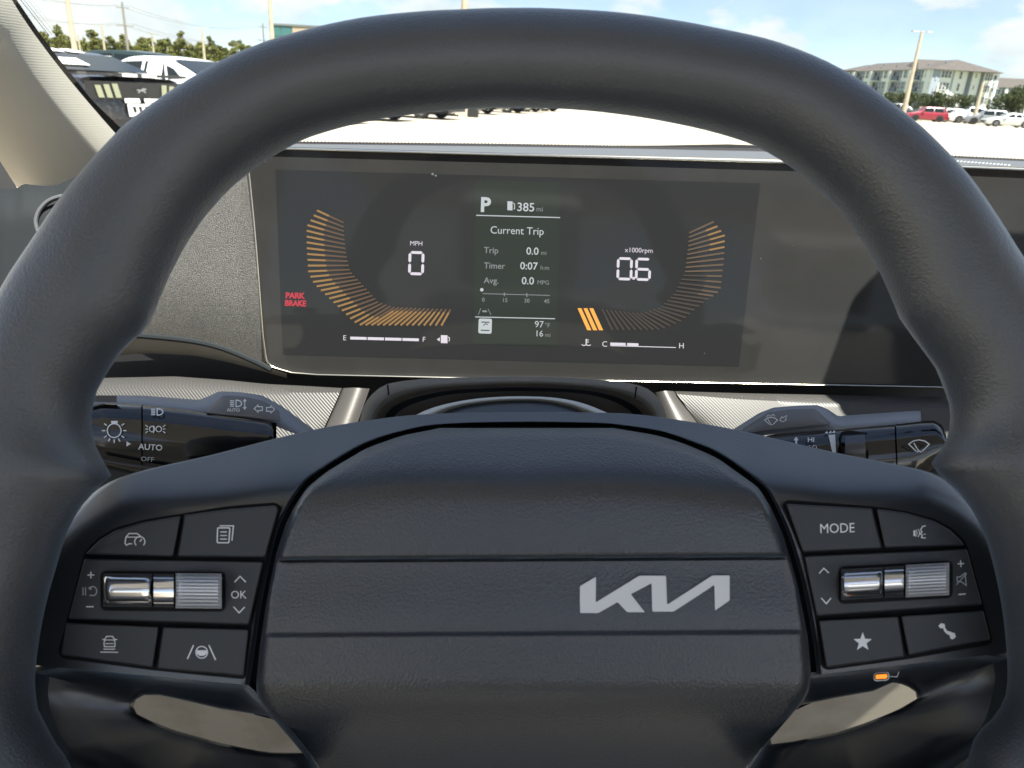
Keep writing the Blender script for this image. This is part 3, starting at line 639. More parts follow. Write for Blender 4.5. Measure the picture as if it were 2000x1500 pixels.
patch('wiper_switch_knob', [(1750, 827.5), (1800, 822), (1826, 821), (1840, 830), (1848, 850)], [(1755, 950), (1790, 945), (1810, 935), (1835, 915), (1850, 885)], PW, cyl(HS - .004, .010), 'gloss', wsn, nu=20, nv=26, back=.012)
patch('stalk_core', [(1500, 850), (1640, 840), (1830, 826)], [(1500, 920), (1640, 940), (1830, 890)], PW, lambda u, v, s, t: HS - .006, 'gap', wsn, nu=10, nv=3)
def hcyr(u, v):
    t = min(1, max(0, (v - 838) / 115)); return HS - .004 + .010 * math.sqrt(max(0, 1 - (2 * t - 1) ** 2)) + .0008
so = round_poly([(1640, 843), (1693, 837), (1697, 900), (1644, 900)], 9)
prism('slider_well', so, PW, .0006, -.006, 'gap', wsn, hfun=hcyr)
patch('slider', round_poly([(1650, 852), (1689, 848), (1690, 848.5), (1690.5, 849)], 1)[:12], [(1650, 905), (1691, 905)], PW, lambda u, v, s, t: HS + .0065 + .003 * math.sin(t * math.pi), 'trim', wsn, nu=12, nv=8)
def wipe(cx, cy, s): return [S([(cx + x * s, cy + y * s) for x, y in [(-5, 8), (-18, -4), (-10, -9.5), (0, -11.5), (10, -9.5), (18, -4), (6, 8)]], 2.0 * s ** .5), S([(cx, cy + 9 * s), (cx - 9 * s, cy - 6 * s)], 1.8 * s ** .5), S([(cx - 4 * s, cy + 10 * s), (cx, cy + 8 * s), (cx + 5 * s, cy + 10 * s)], 1.8 * s ** .5)]
icon(wipe(1795, 872, 1.12), PW, HS + .0085, wsn)
icon(wipe(1506, 823, .7) + [S([(1497, 814), (1501, 810), (1505, 813)], 1.3), S([(1506, 813), (1510, 809), (1514, 813)], 1.3)], PW, .0005, wsn, hfun=hp_)
icon([S([(1523, 821), (1527, 814), (1529, 816), (1537, 811), (1534, 818), (1536, 820), (1529, 824)], 1.4, True)], PW, .0005, wsn, hfun=hp_)
icon([text_geo('HI', 1584, 858.5, 9, bold=.012, sx=1.15)], PW, .0003, wsn, hfun=hcyr)
icon([text_geo('LO', 1588, 873, 8, sx=1.1)], PW, .0003, wsn, hfun=hcyr)
icon([FILL([(1550, 860), (1555, 853), (1560, 860), (1556.5, 860), (1557, 868), (1553, 868), (1553.5, 860)])], PW, .0003, wsn, hfun=hcyr)
icon([FILL([(1618, 849.5), (1631, 848.5), (1633, 890), (1627, 890)]), FILL([(1611, 846), (1616, 842), (1617, 846)]), FILL([(1618, 846), (1623, 841), (1624, 845.6)]), FILL([(1625, 845.5), (1630, 840), (1631, 845)])], PW, .0003, wsn, hfun=hcyr)

patch('lower_shroud', [(120, 915), (230, 914), (330, 926), (440, 920)], [(120, 1020), (230, 1020), (330, 1020), (440, 1000)], PW, lambda u, v, s, t: -.100, 'dashblack', shr, nu=12, nv=3)
patch('lower_shroud', [(1660, 930), (1760, 935), (1850, 893), (1900, 880)], [(1660, 1010), (1760, 1010), (1850, 1010), (1900, 1000)], PW, lambda u, v, s, t: -.100, 'dashblack', shr, nu=12, nv=3)
# ================================================================== STEERING WHEEL
sw = thing('steering_wheel', 'dark grey leather steering wheel with buttons on both spokes', 'steering wheel', PW(1020, 1200, -.09), base=True)
CU, CV = 1020.0, 1200.0
def polar(pts):
    p = np.array(pts, float); a = np.degrees(np.arctan2(CV - p[:, 1], p[:, 0] - CU)); a = np.where(a < -90, a + 360, a)
    r_ = np.hypot(p[:, 0] - CU, p[:, 1] - CV); o_ = np.argsort(a); return a[o_], r_[o_]
outer = [(0, 582), (31, 524), (80, 450), (130, 381), (175, 329), (255, 245), (388, 154), (444, 122), (535, 84), (615, 61), (700, 42), (800, 30), (900, 24), (1000, 21), (1110, 23), (1190, 28), (1300, 43), (1400, 62), (1500, 84),
         (1567, 109), (1617, 131), (1687, 173), (1727, 203), (1780, 243), (1847, 307), (1881, 344), (1921, 398), (1968, 467), (1996, 510), (-80, 780), (-130, 1000), (-150, 1200), (-130, 1400), (2090, 720), (2150, 960), (2172, 1200), (2150, 1400)]
inner = [(700, 241), (588, 273), (546, 296), (497, 327), (444, 371), (399, 423), (359, 484), (331, 542), (310, 597), (297, 636), (276, 662), (245, 686), (221, 717), (196, 757), (186, 775), (176, 820), (180, 868), (202, 908), (232, 938),
         (196, 968), (160, 1004), (132, 1052), (108, 1124), (84, 1204), (68, 1280), (58, 1348), (62, 1400), (108, 1472), (136, 1500), (785, 227), (875, 216), (925, 212), (1060, 212), (1135, 216), (1210, 224), (1310, 240), (1410, 263), (1480, 285), (1530, 314),
         (1576, 347), (1643, 410), (1693, 482), (1720, 532), (1742, 586), (1760, 636), (1792, 680), (1832, 730), (1848, 770), (1858, 800), (1860, 825), (1856, 853), (1845, 880), (1808, 924), (1828, 940), (1867, 970), (1905, 1017), (1932, 1067), (1956, 1152), (1975, 1249), (1983, 1326), (1983, 1372), (1959, 1415), (1905, 1450)]
oa, orr = polar(outer); ia, ir = polar(inner)
NA, NS = 240, 32; V = []; Fc = []
for i in range(NA):
    a = -90 + 360 * i / NA
    ro = np.interp(a, oa, orr); ri = np.interp(a, ia, ir)
    if a < -20 or a > 200:           # lower rim, outside the picture
        k = min(1, (min(abs(a + 20), abs(a - 200)) / 25)); ro = lerp(ro, 1150, k); ri = lerp(ri, 975, k)
    ca, sa = math.cos(R(a)), math.sin(R(a))
    po = PW(CU + ro * ca, CV - ro * sa, 0); pi_ = PW(CU + ri * ca, CV - ri * sa, 0)
    c = (po + pi_) / 2; rd = (po - pi_); w = rd.length; rd.normalize()
    cosT = abs((c - CAM).normalized().dot(WN)); ha = w / 2 * min(1, cosT * 1.02)
    side = min(1, max(0, (60 - min(abs(a - 25), abs(a - 155))) / 40)); hb_ = lerp(.0150, .0185, side)
    for k in range(NS):
        t = 2 * math.pi * k / NS; V.append(c + rd * ha * math.cos(t) + WN * hb_ * math.sin(t))
for i in range(NA):
    j = (i + 1) % NA
    for k in range(NS): l = (k + 1) % NS; Fc.append((i * NS + k, i * NS + l, j * NS + l, j * NS + k))
obj('rim', V, Fc, 'rim', sw, angle=180)

# ---- spoke and hub body
pin = [(487, 1338), (499, 1260), (511, 1180), (531, 1080), (551, 1015), (592, 946), (634, 913), (711, 867), (788, 841), (868, 828), (1020, 824), (1160, 826), (1212, 830), (1290, 842), (1347, 861), (1405, 886), (1487, 945), (1512, 982), (1539, 1045), (1566, 1138), (1586, 1240), (1596, 1318)]
pout = [(52, 1298), (58, 1260), (76, 1180), (106, 1080), (140, 1008), (226, 936), (419, 887), (600, 842), (740, 818), (850, 808), (1020, 805), (1175, 806), (1260, 811), (1350, 824), (1450, 842), (1628, 883), (1815, 922), (1874, 962), (1930, 1035), (1968, 1138), (1986, 1225), (1992, 1272)]
topu = [20, 90, 160, 236, 326, 419, 534, 620, 740, 811, 906, 1020, 1134, 1248, 1400, 1504, 1628, 1752, 1805, 1875, 1940, 2000]
topv = [1130, 1045, 985, 938, 914, 887, 856, 840, 818, 810, 806, 805, 805, 810, 831, 850, 883, 914, 925, 962, 1020, 1100]
_tl = smooth_line(list(zip(topu, topv)), 160); topu, topv = _tl[:, 0], _tl[:, 1]
def quarter(x): x = min(1, max(0, x)); return 1 - math.sqrt(max(0, 1 - (1 - x) ** 2))
def hb(u, v):
    d = v - np.interp(u, topu, topv); w = np.interp(u, [100, 236, 420, 600, 1020, 1450, 1628, 1805, 1930], [20, 44, 88, 115, 132, 115, 88, 44, 20])
    return -.020 - (.036 / 132) * 20 * math.log(1 + math.exp(min(30, (w - d - 3) / 20)))
nB = 110
IB, OB = smooth_line(pin, nB), smooth_line(pout, nB)
def hbody(u, v, s, t):
    return hb(u, v) - .004 * quarter(t / .03) + (0 if t < .9 else 0)
patch('spoke_body', IB, OB, PW, hbody, 'trim', sw, nu=nB, nv=44, back=.016, tf=lambda t: t ** 1.25)
GI = np.array([(x + (1040 - x) * .06, y + (1180 - y) * .10) for x, y in IB]); GO = np.array([(x - (1040 - x) * .012, y - (1180 - y) * .02) for x, y in IB])
patch('pad_gap', GO, GI, PW, lambda u, v, s, t: hb(u, v) - .006, 'gap', sw, nu=nB, nv=5)
# ---- lower arms of the spokes, round the openings
def arm(cx, cy, outp, holep, m_):
    def byang(p, n=72):
        p = polyline(list(p) + [p[0]], 600); a = np.unwrap(np.arctan2(p[:, 1] - cy, p[:, 0] - cx))
        o_ = np.argsort(a % (2 * math.pi)); aa = (a % (2 * math.pi))[o_]; q = p[o_]
        t = np.linspace(0, 2 * math.pi, n, endpoint=False)
        return np.c_[np.interp(t, aa, q[:, 0], period=2 * math.pi), np.interp(t, aa, q[:, 1], period=2 * math.pi)]
    O, H = byang(outp), byang(holep); n = len(O); V = []; Fc = []
    lv = [(0, -.0225), (.10, -.0222), (.16, -.026), (.24, -.040), (.5, -.048), (.85, -.052), (.96, -.054), (1, -.058), (1, -.085)]
    for t, h in lv:
        for i in range(n): q = O[i] * (1 - t) + H[i] * t; V.append(PW(q[0], q[1], h))
    for r_ in range(len(lv) - 1):
        for i in range(n): j = (i + 1) % n; Fc.append((r_ * n + i, r_ * n + j, (r_ + 1) * n + j, (r_ + 1) * n + i))
    obj('lower_spoke', V, Fc, m_, sw, angle=50)
arm(420, 1408, [(46, 1288), (250, 1311), (480, 1333), (545, 1395), (605, 1470), (680, 1580), (300, 1600), (90, 1500), (48, 1430), (40, 1350)],
    [(290, 1353), (350, 1366), (430, 1384), (500, 1395), (530, 1400), (592, 1471), (520, 1469), (430, 1451), (340, 1426), (280, 1402), (258, 1389), (265, 1366)], 'trim')
arm(1640, 1405, [(1560, 1316), (1780, 1293), (1985, 1262), (1998, 1340), (1998, 1395), (1970, 1450), (1880, 1510), (1700, 1600), (1400, 1580), (1480, 1470), (1545, 1395)],
    [(1563, 1377), (1640, 1362), (1712, 1349), (1747, 1331), (1782, 1345), (1797, 1361), (1751, 1388), (1690, 1412), (1635, 1430), (1538, 1450), (1492, 1455)], 'trim')
flat('backing', [FILL([(470, 1300), (600, 1300), (604, 1440), (545, 1408), (497, 1396)]), FILL([(1480, 1300), (1612, 1300), (1600, 1366), (1552, 1388), (1480, 1450)])], PW, -.062, 'gap', sw)
# ---- airbag pad
lp = np.array([(868, 836), (792, 848), (716, 875), (640, 920), (600, 952), (575, 990), (558, 1025), (540, 1080), (520, 1180), (508, 1260), (500, 1340), (504, 1366), (530, 1398), (590, 1470), (680, 1580)], float)
rp = np.array([(1160, 834), (1210, 838), (1286, 850), (1343, 869), (1400, 894), (1480, 951), (1503, 986), (1530, 1048), (1557, 1140), (1577, 1241), (1584, 1312), (1580, 1350), (1563, 1376), (1495, 1455), (1390, 1580)], float)
vs = np.r_[np.linspace(836, 1084, 62), np.linspace(1086, 1100, 15), np.linspace(1104, 1226, 24), np.linspace(1228, 1254, 20), np.linspace(1260, 1580, 56)]
LP = np.c_[np.interp(vs, lp[:, 1], lp[:, 0]), vs]; RP = np.c_[np.interp(vs, rp[:, 1], rp[:, 0]), vs]
LP[:, 0] = np.convolve(np.pad(LP[:, 0], 2, mode='edge'), [.1, .2, .4, .2, .1], 'valid'); RP[:, 0] = np.convolve(np.pad(RP[:, 0], 2, mode='edge'), [.1, .2, .4, .2, .1], 'valid')
def sst(a, b, x): x = min(1, max(0, (x - a) / (b - a))); return x * x * (3 - 2 * x)
def hpad(u, v, s=0, t=.5):
    wdt = (1 - abs(2 * t - 1)) / 2 * 1050
    top = v - np.interp(u, [540, 600, 640, 716, 792, 868, 1020, 1160, 1210, 1286, 1343, 1400, 1480, 1530], [1060, 948, 918, 874, 847, 836, 833, 834, 838, 850, 869, 894, 951, 1040])
    h = hb(u, v) + .0075 - .0055 * quarter(min(wdt, max(0, top)) / 24)
    y = v + .006 * (u - 550)
    fade = sst(0, 22, wdt)
    h -= fade * .0032 * sst(1090.5, 1094, y) * (1 - .52 * sst(1100, 1226, y)) * (1 - sst(1234, 1247, y))
    h -= fade * .0012 * (sst(1086, 1091, y) - sst(1094, 1100, y)) 
    if v > 1325: h -= .040 * ((v - 1325) / 190) ** 2.0
    return h
pad = patch('airbag_pad', LP, RP, PW, hpad, 'pad', sw, nu=len(vs), nv=90, back=.03, tf=lambda t: .5 - .5 * math.cos(math.pi * t) * (.55 + .45 * abs(math.cos(math.pi * t))), angle=65)
kp = [(1165, 425), (1165, 330), (1222, 296), (1221, 386), (1372, 293), (1466, 293), (1470, 394), (1627, 292), (1688, 292), (1688, 380), (1636, 417), (1634, 326), (1492, 420), (1417, 420), (1415, 320), (1343, 358), (1394, 422), (1330, 422), (1297, 386), (1230, 425)]
kp = round_poly([(480 + x * .56, 960 + y * .56) for x, y in kp], 2.4, 2)
prism('emblem', kp, PW, .0016, -.002, 'logo', pad, bevel=.7, bevel_h=.0006, hfun=lambda u, v: -.020 + .0072 - .0030, smooth=False)

# ---- switch panels
HB = -.0190
def button(outline, parts, r_=5, m_='button'):
    b = prism('button', round_poly(outline, r_, 3), PW, HB + .0022, HB - .002, m_, sw, bevel=3.0, bevel_h=.0006, smooth=False)
    if parts: icon(parts, PW, HB + .0024, b)
    return b
def base(outline): prism('switch_plate', round_poly(outline, 8, 4), PW, HB - .0003, HB - .004, 'gap', sw)
base([(172, 1070), (192, 1051), (224, 1031), (280, 1015), (356, 1003), (440, 989), (538, 981), (551, 990), (521, 1092), (493, 1220), (479, 1326), (467, 1326), (296, 1309), (120, 1286), (113, 1272), (131, 1208), (163, 1084)])
cruise = [S([(244, 1061), (246, 1049), (252, 1042), (268, 1042), (274, 1047)], 2.0), S([(246, 1049), (274, 1049)], 1.6), S([(244, 1061), (247, 1065), (252, 1062), (258, 1062)], 2.0), S(arc(273, 1058, 10, 10, 225, -45, 16), 2.0), S([(273, 1058), (277, 1053)], 2.0)]
button([(167, 1082), (178, 1071), (196, 1054), (224, 1037), (280, 1020), (353, 1008), (338, 1087)], cruise)
pages = [S(round_poly([(425, 1031), (449, 1031), (447, 1060), (424, 1060)], 2, 2), 2.2, True), S([(430, 1028), (430, 1027), (456, 1027), (453, 1056)], 2.0)] + [S([(430, y), (443, y)], 1.8) for y in (1039, 1046, 1053)]
button([(360, 1006), (444, 995), (538, 987), (544, 994), (518, 1088), (346, 1087)], pages)
button([(130, 1216), (310, 1224), (298, 1304), (120, 1279)], [S([(203, 1257), (205, 1248), (208, 1243), (220, 1243), (223, 1248), (225, 1257), (224, 1263), (204, 1263)], 2.0, True), S([(200, 1249), (205, 1249)], 2), S([(223, 1249), (229, 1249)], 2), S([(206, 1257), (222, 1257)], 1.6), S([(205, 1250), (223, 1250)], 1.6), S([(202, 1268), (225, 1268)], 1.8), S([(196, 1273.5), (231, 1274)], 1.8)])
button([(318, 1225), (486, 1229), (476, 1320), (306, 1306)], [S([(378, 1260), (366, 1287)], 2.6), S([(408, 1260), (421, 1289)], 2.6), S(circ(394, 1274, 11.5, 22), 2.0, True), FILL([(384, 1270), (404, 1270), (404, 1277), (398, 1281), (390, 1281), (384, 1277)])])
cp = button([(165, 1091), (514, 1097), (486, 1220), (134, 1209)], None)
def roller_set(parent, u0, u1, v0, v1, sl_, xs, right):
    """rocker, sleeve and knurled roller standing proud of the panel; sl_ = slope of the row"""
    def q(u, v): return (u, v + sl_ * (u - u0))
    h0 = HB + .0022
    w_ = prism('roller_well', round_poly([q(u0 - 4, v0 - 3), q(u1 + 6, v0 - 3), q(u1 + 6, v1 + 6), q(u0 - 4, v1 + 6)], 13, 5), PW, h0 + .0004, h0 - .002, 'gap', parent)
    def part(name, a, b, amp, m_, rib=0, nv=26, taper=0.0):
        def hf_(u, v, s, t):
            e = max(0, 1 - min(s, 1 - s) / .10) ** 2
            return h0 + amp * (1 - taper * e) * math.sqrt(max(0.0, 1 - (2 * t - 1) ** 2)) + (rib * (1 if math.sin(t * math.pi * 21) > 0 else -1) if rib else 0)
        patch(name, [q(a, v0), q(b, v0)], [q(a, v1), q(b, v1)], PW, hf_, m_, parent, nu=14, nv=nv, back=.004, angle=30 if rib else 50)
    part('rocker', xs[0], xs[1], .0075, 'chrome', taper=.22)
    part('sleeve', xs[2], xs[3], .0062, 'chrome')
    part('knurled_roller', xs[4], xs[5], .0082, 'knurl', rib=.0009, nv=127, taper=.35)
roller_set(cp, 200, 434, 1118, 1187, .008, (202, 297, 300, 339, 343, 433), False)
hI = HB + .0024
icon([S([(171, 1123), (184, 1123)], 2), S([(177.5, 1116.5), (177.5, 1121.5)], 2), S([(177.5, 1124.5), (177.5, 1129.5)], 2)], PW, hI, cp)
icon([S([(162, 1147), (162, 1163)], 1.8), S([(167, 1147), (167, 1163)], 1.8), S([(174, 1151)] + arc(181, 1154.5, 8, 9, 120, -120, 14) + [(175, 1163)], 1.8), FILL([(172, 1148), (179, 1145), (178, 1153)])], PW, hI, cp, 'printdim')
icon([S([(168, 1185), (183, 1185)], 2)], PW, hI, cp)
icon([S([(458, 1137), (469, 1125.5), (480, 1137)], 2.2)], PW, hI, cp); icon([text_geo('OK', 466, 1161, 15.5, sx=.98)], PW, hI, cp); icon([S([(456, 1185), (467, 1197), (478, 1185.5)], 2.2)], PW, hI, cp)
base([(1536, 976), (1580, 979), (1708, 989), (1770, 998), (1828, 1014), (1859, 1031), (1884, 1055), (1891, 1071), (1922, 1183), (1939, 1254), (1930, 1260), (1770, 1288), (1615, 1309), (1604, 1302), (1594, 1210), (1568, 1086), (1528, 986)])
button([(1535, 984), (1704, 993.5), (1723, 1071), (1568, 1078)], [text_geo('MODE', 1635, 1031, 19, sx=.92, rot=-.03)])
button([(1712, 994), (1770, 1002), (1824, 1018), (1855, 1035), (1876, 1055), (1883, 1065), (1728, 1070)], [S(arc(1787, 1041, 4, 7, -70, 70, 8), 1.4), S(arc(1787, 1041, 9, 10, -50, 50, 8), 1.4), FILL([(1784, 1036), (1788, 1036), (1788, 1047), (1784, 1047)]),
       S([(1808, 1027), (1802, 1028), (1798, 1035), (1801, 1039), (1797, 1042), (1801, 1045), (1800, 1050), (1808, 1051)], 2.0), S([(1803, 1044), (1808, 1043)], 1.4)])
cp2 = button([(1571, 1086), (1888, 1072), (1918, 1181), (1595, 1203)], None)
roller_set(cp2, 1642, 1855, 1110, 1174, -.055, (1643, 1726, 1728, 1765, 1769, 1854), True)
button([(1599, 1212), (1755, 1204), (1768, 1283), (1614, 1304)], [FILL([(1685 + (19 if k % 2 == 0 else 8) * math.sin(k * math.pi / 5), 1254 - (19 if k % 2 == 0 else 8) * math.cos(k * math.pi / 5)) for k in range(10)])])
ph = smooth_line([(1834, 1219), (1841, 1218), (1845, 1225), (1850, 1231), (1857, 1235), (1866, 1239), (1865, 1246), (1858, 1248)], 20)
button([(1760, 1203), (1920, 1192), (1934, 1249), (1775, 1280)], [FILL([(1833, 1222), (1838, 1217), (1845, 1219), (1846, 1226), (1850, 1232), (1857, 1234), (1865, 1237), (1867, 1244), (1861, 1249), (1856, 1247), (1855, 1241), (1849, 1238), (1844, 1233), (1842, 1227), (1836, 1227)])])
icon([S([(1600, 1120), (1609, 1110), (1619, 1119)], 2.2)], PW, hI, cp2); icon([S([(1604, 1168), (1614, 1179), (1623, 1168)], 2.2)], PW, hI, cp2)
icon([S([(1870, 1101.5), (1883, 1100.5)], 2), S([(1876, 1094.5), (1876.3, 1099.5)], 2), S([(1876.8, 1102.5), (1877, 1107.5)], 2)], PW, hI, cp2)
icon([S([(1869, 1127), (1875, 1127), (1885, 1119), (1887, 1143), (1877, 1136), (1870, 1136)], 1.8, True), S([(1868, 1142), (1888, 1120)], 1.6)], PW, hI, cp2, 'printdim')
icon([S([(1872, 1161), (1886, 1160)], 2)], PW, hI, cp2)
# orange indicator on the lower dashboard, seen under the right spoke
ind = thing('indicator_lamp', 'tiny orange oval indicator under the right spoke of the steering wheel', 'lamp', PW(1722, 1322, -.0405), base=True)
ov = round_poly([(1706, 1314), (1737, 1312), (1737, 1329), (1706, 1331)], 8, 6)
prism('surround', ov, PW, -.0185, -.026, 'ring', ind); prism('lens', inset(ov, 2.2), PW, -.0178, -.022, 'gap', ind)
prism('lamp', inset(ov, 4.2), PW, -.0174, -.022, 'orange_e', ind)
flat('lead', [S([(1738, 1321), (1752, 1322), (1756, 1312)], 1.3)], PW, -.0190, 'ring', ind)
#EXT
# ================================================================== OUTSIDE: GROUND
def concrete(nt, b, co):
    n = nt.nodes.new('ShaderNodeTexNoise'); n.inputs['Scale'].default_value = .35; n.inputs['Detail'].default_value = 8
    nt.links.new(co.outputs['Object'], n.inputs[0])
    r = nt.nodes.new('ShaderNodeValToRGB'); r.color_ramp.elements[0].position = .3; r.color_ramp.elements[1].position = .7
    r.color_ramp.elements[0].color = (.37, .335, .27, 1); r.color_ramp.elements[1].color = (.44, .40, .33, 1)
    nt.links.new(n.outputs['Fac'], r.inputs[0]); nt.links.new(r.outputs[0], b.inputs['Base Color'])
o = obj('ground', [(-3000, -3000, 0), (3000, -3000, 0), (3000, 3000, 0), (-3000, 3000, 0)], [(0, 1, 2, 3)], mat('concrete', (.5, .46, .38), .9, spec=.2, extra=concrete), smooth=False); o['kind'] = 'structure'
o = obj('verge', [(-400, 105, .004), (140, 105, .004), (300, 600, .004), (-700, 600, .004)], [(0, 1, 2, 3)], mat('verge_grass', (.10, .13, .05), .9, vary=(.5, (.16, .16, .07), .4, .6)), smooth=False); o['kind'] = 'structure'

# ================================================================== OUTSIDE: VEHICLES
M['carglass'] = mat('car_glass', (.012, .016, .018), .08, spec=.4)
M['tyre'] = mat('tyre_rubber', (.015, .015, .016), .8)
M['alloy'] = mat('alloy_wheel', (.35, .36, .37), .3, metal=.8)
M['darkalloy'] = mat('dark_alloy', (.03, .03, .032), .35, metal=.5)
M['carblack'] = mat('black_trim', (.018, .018, .019), .5)
M['tail'] = mat('red_lens', (.35, .02, .02), .2)
M['headl'] = mat('lamp_lens', (.65, .67, .66), .12)
M['paper'] = mat('white_paper', (.80, .79, .78), .8)
M['paleglass'] = mat('pale_lens', (.26, .27, .18), .3)
def paint(name, c, metal=0.0, flake=None): return mat(name, c, .32, metal=metal, coat=.7, spec=.5, vary=flake)
PT_ = {'black': paint('black_paint', (.012, .012, .016), flake=(18, (.06, .065, .07), .52, .72)), 'white': paint('white_paint', (.78, .78, .78)), 'red': paint('red_paint', (.24, .010, .022)),
       'dark': paint('dark_green_paint', (.018, .03, .028)), 'grey': paint('grey_paint', (.20, .21, .22), .3), 'silver': paint('silver_paint', (.50, .53, .50), .35), 'blue': paint('navy_paint', (.02, .03, .06), .2)}
KIND = {'sedan': dict(L=4.85, W=1.86, H=1.43, belt=.94, hood=.92, deck=1.06, xa=.95, xb=.20, xc=-.95, xd=-1.85, wr=.34, fw=1.42, rw=-1.40),
        'suv': dict(L=4.6, W=1.88, H=1.68, belt=1.05, hood=1.04, deck=1.10, xa=.95, xb=.40, xc=-1.65, xd=-2.15, wr=.37, fw=1.36, rw=-1.34),
        'coupe': dict(L=4.78, W=1.92, H=1.38, belt=.95, hood=.93, deck=1.05, xa=.75, xb=.0, xc=-.80, xd=-1.80, wr=.35, fw=1.42, rw=-1.32),
        'pickup': dict(L=5.8, W=2.0, H=1.93, belt=1.22, hood=1.20, deck=1.24, xa=1.25, xb=.80, xc=-.75, xd=-.95, wr=.42, fw=1.85, rw=-1.80)}
def tyre_geo(r, w, seg=22):
    V = []; Fc = []
    prof = [(r * .62, -w / 2), (r * .92, -w / 2), (r, -w / 2 + .03), (r, w / 2 - .03), (r * .92, w / 2), (r * .62, w / 2)]
    for i in range(seg):
        a = 2 * math.pi * i / seg
        for rr, y in prof: V.append((rr * math.cos(a), y, rr * math.sin(a)))
    n = len(prof)
    for i in range(seg):
        j = (i + 1) % seg
        for k in range(n - 1): Fc.append((i * n + k, i * n + k + 1, j * n + k + 1, j * n + k))
    return V, Fc
def rim_geo(r, y):
    V = []; Fc = []
    for k in range(5):
        a = 2 * math.pi * k / 5; c = len(V)
        for da, rr in ((-.30, .22), (-.16, 1), (.16, 1), (.30, .22)): V.append((r * rr * math.cos(a + da), y, r * rr * math.sin(a + da)))
        Fc.append((c, c + 1, c + 2, c + 3))
    c = len(V)
    for i in range(20): a = 2 * math.pi * i / 20; V += [(r * .9 * math.cos(a), y, r * .9 * math.sin(a)), (r * 1.02 * math.cos(a), y, r * 1.02 * math.sin(a))]
    for i in range(20): j = (i + 1) % 20; Fc.append((c + 2 * i, c + 2 * i + 1, c + 2 * j + 1, c + 2 * j))
    c = len(V)
    for i in range(10): a = 2 * math.pi * i / 10; V.append((r * .24 * math.cos(a), y + .002 * (1 if y > 0 else -1), r * .24 * math.sin(a)))
    Fc.append(tuple(range(c, c + 10)))
    return V, Fc
def ztop(K, x):
    L = K['L'] / 2
    return np.interp(x, [-L, -L + .12, K['xd'] - .05, K['xa'], L - .75, L - .18, L], [K['deck'] - .20, K['deck'] - .02, K['deck'], K['belt'] + .06, K['hood'] - .05, K['hood'] - .16, .62])
def hwid(K, x): return K['W'] / 2 * (1 - .13 * abs(2 * x / K['L']) ** 7)
def side_y(K, z): return K['W'] / 2 * .93 - (z - K['belt']) * .42
CAR_MESH = {}
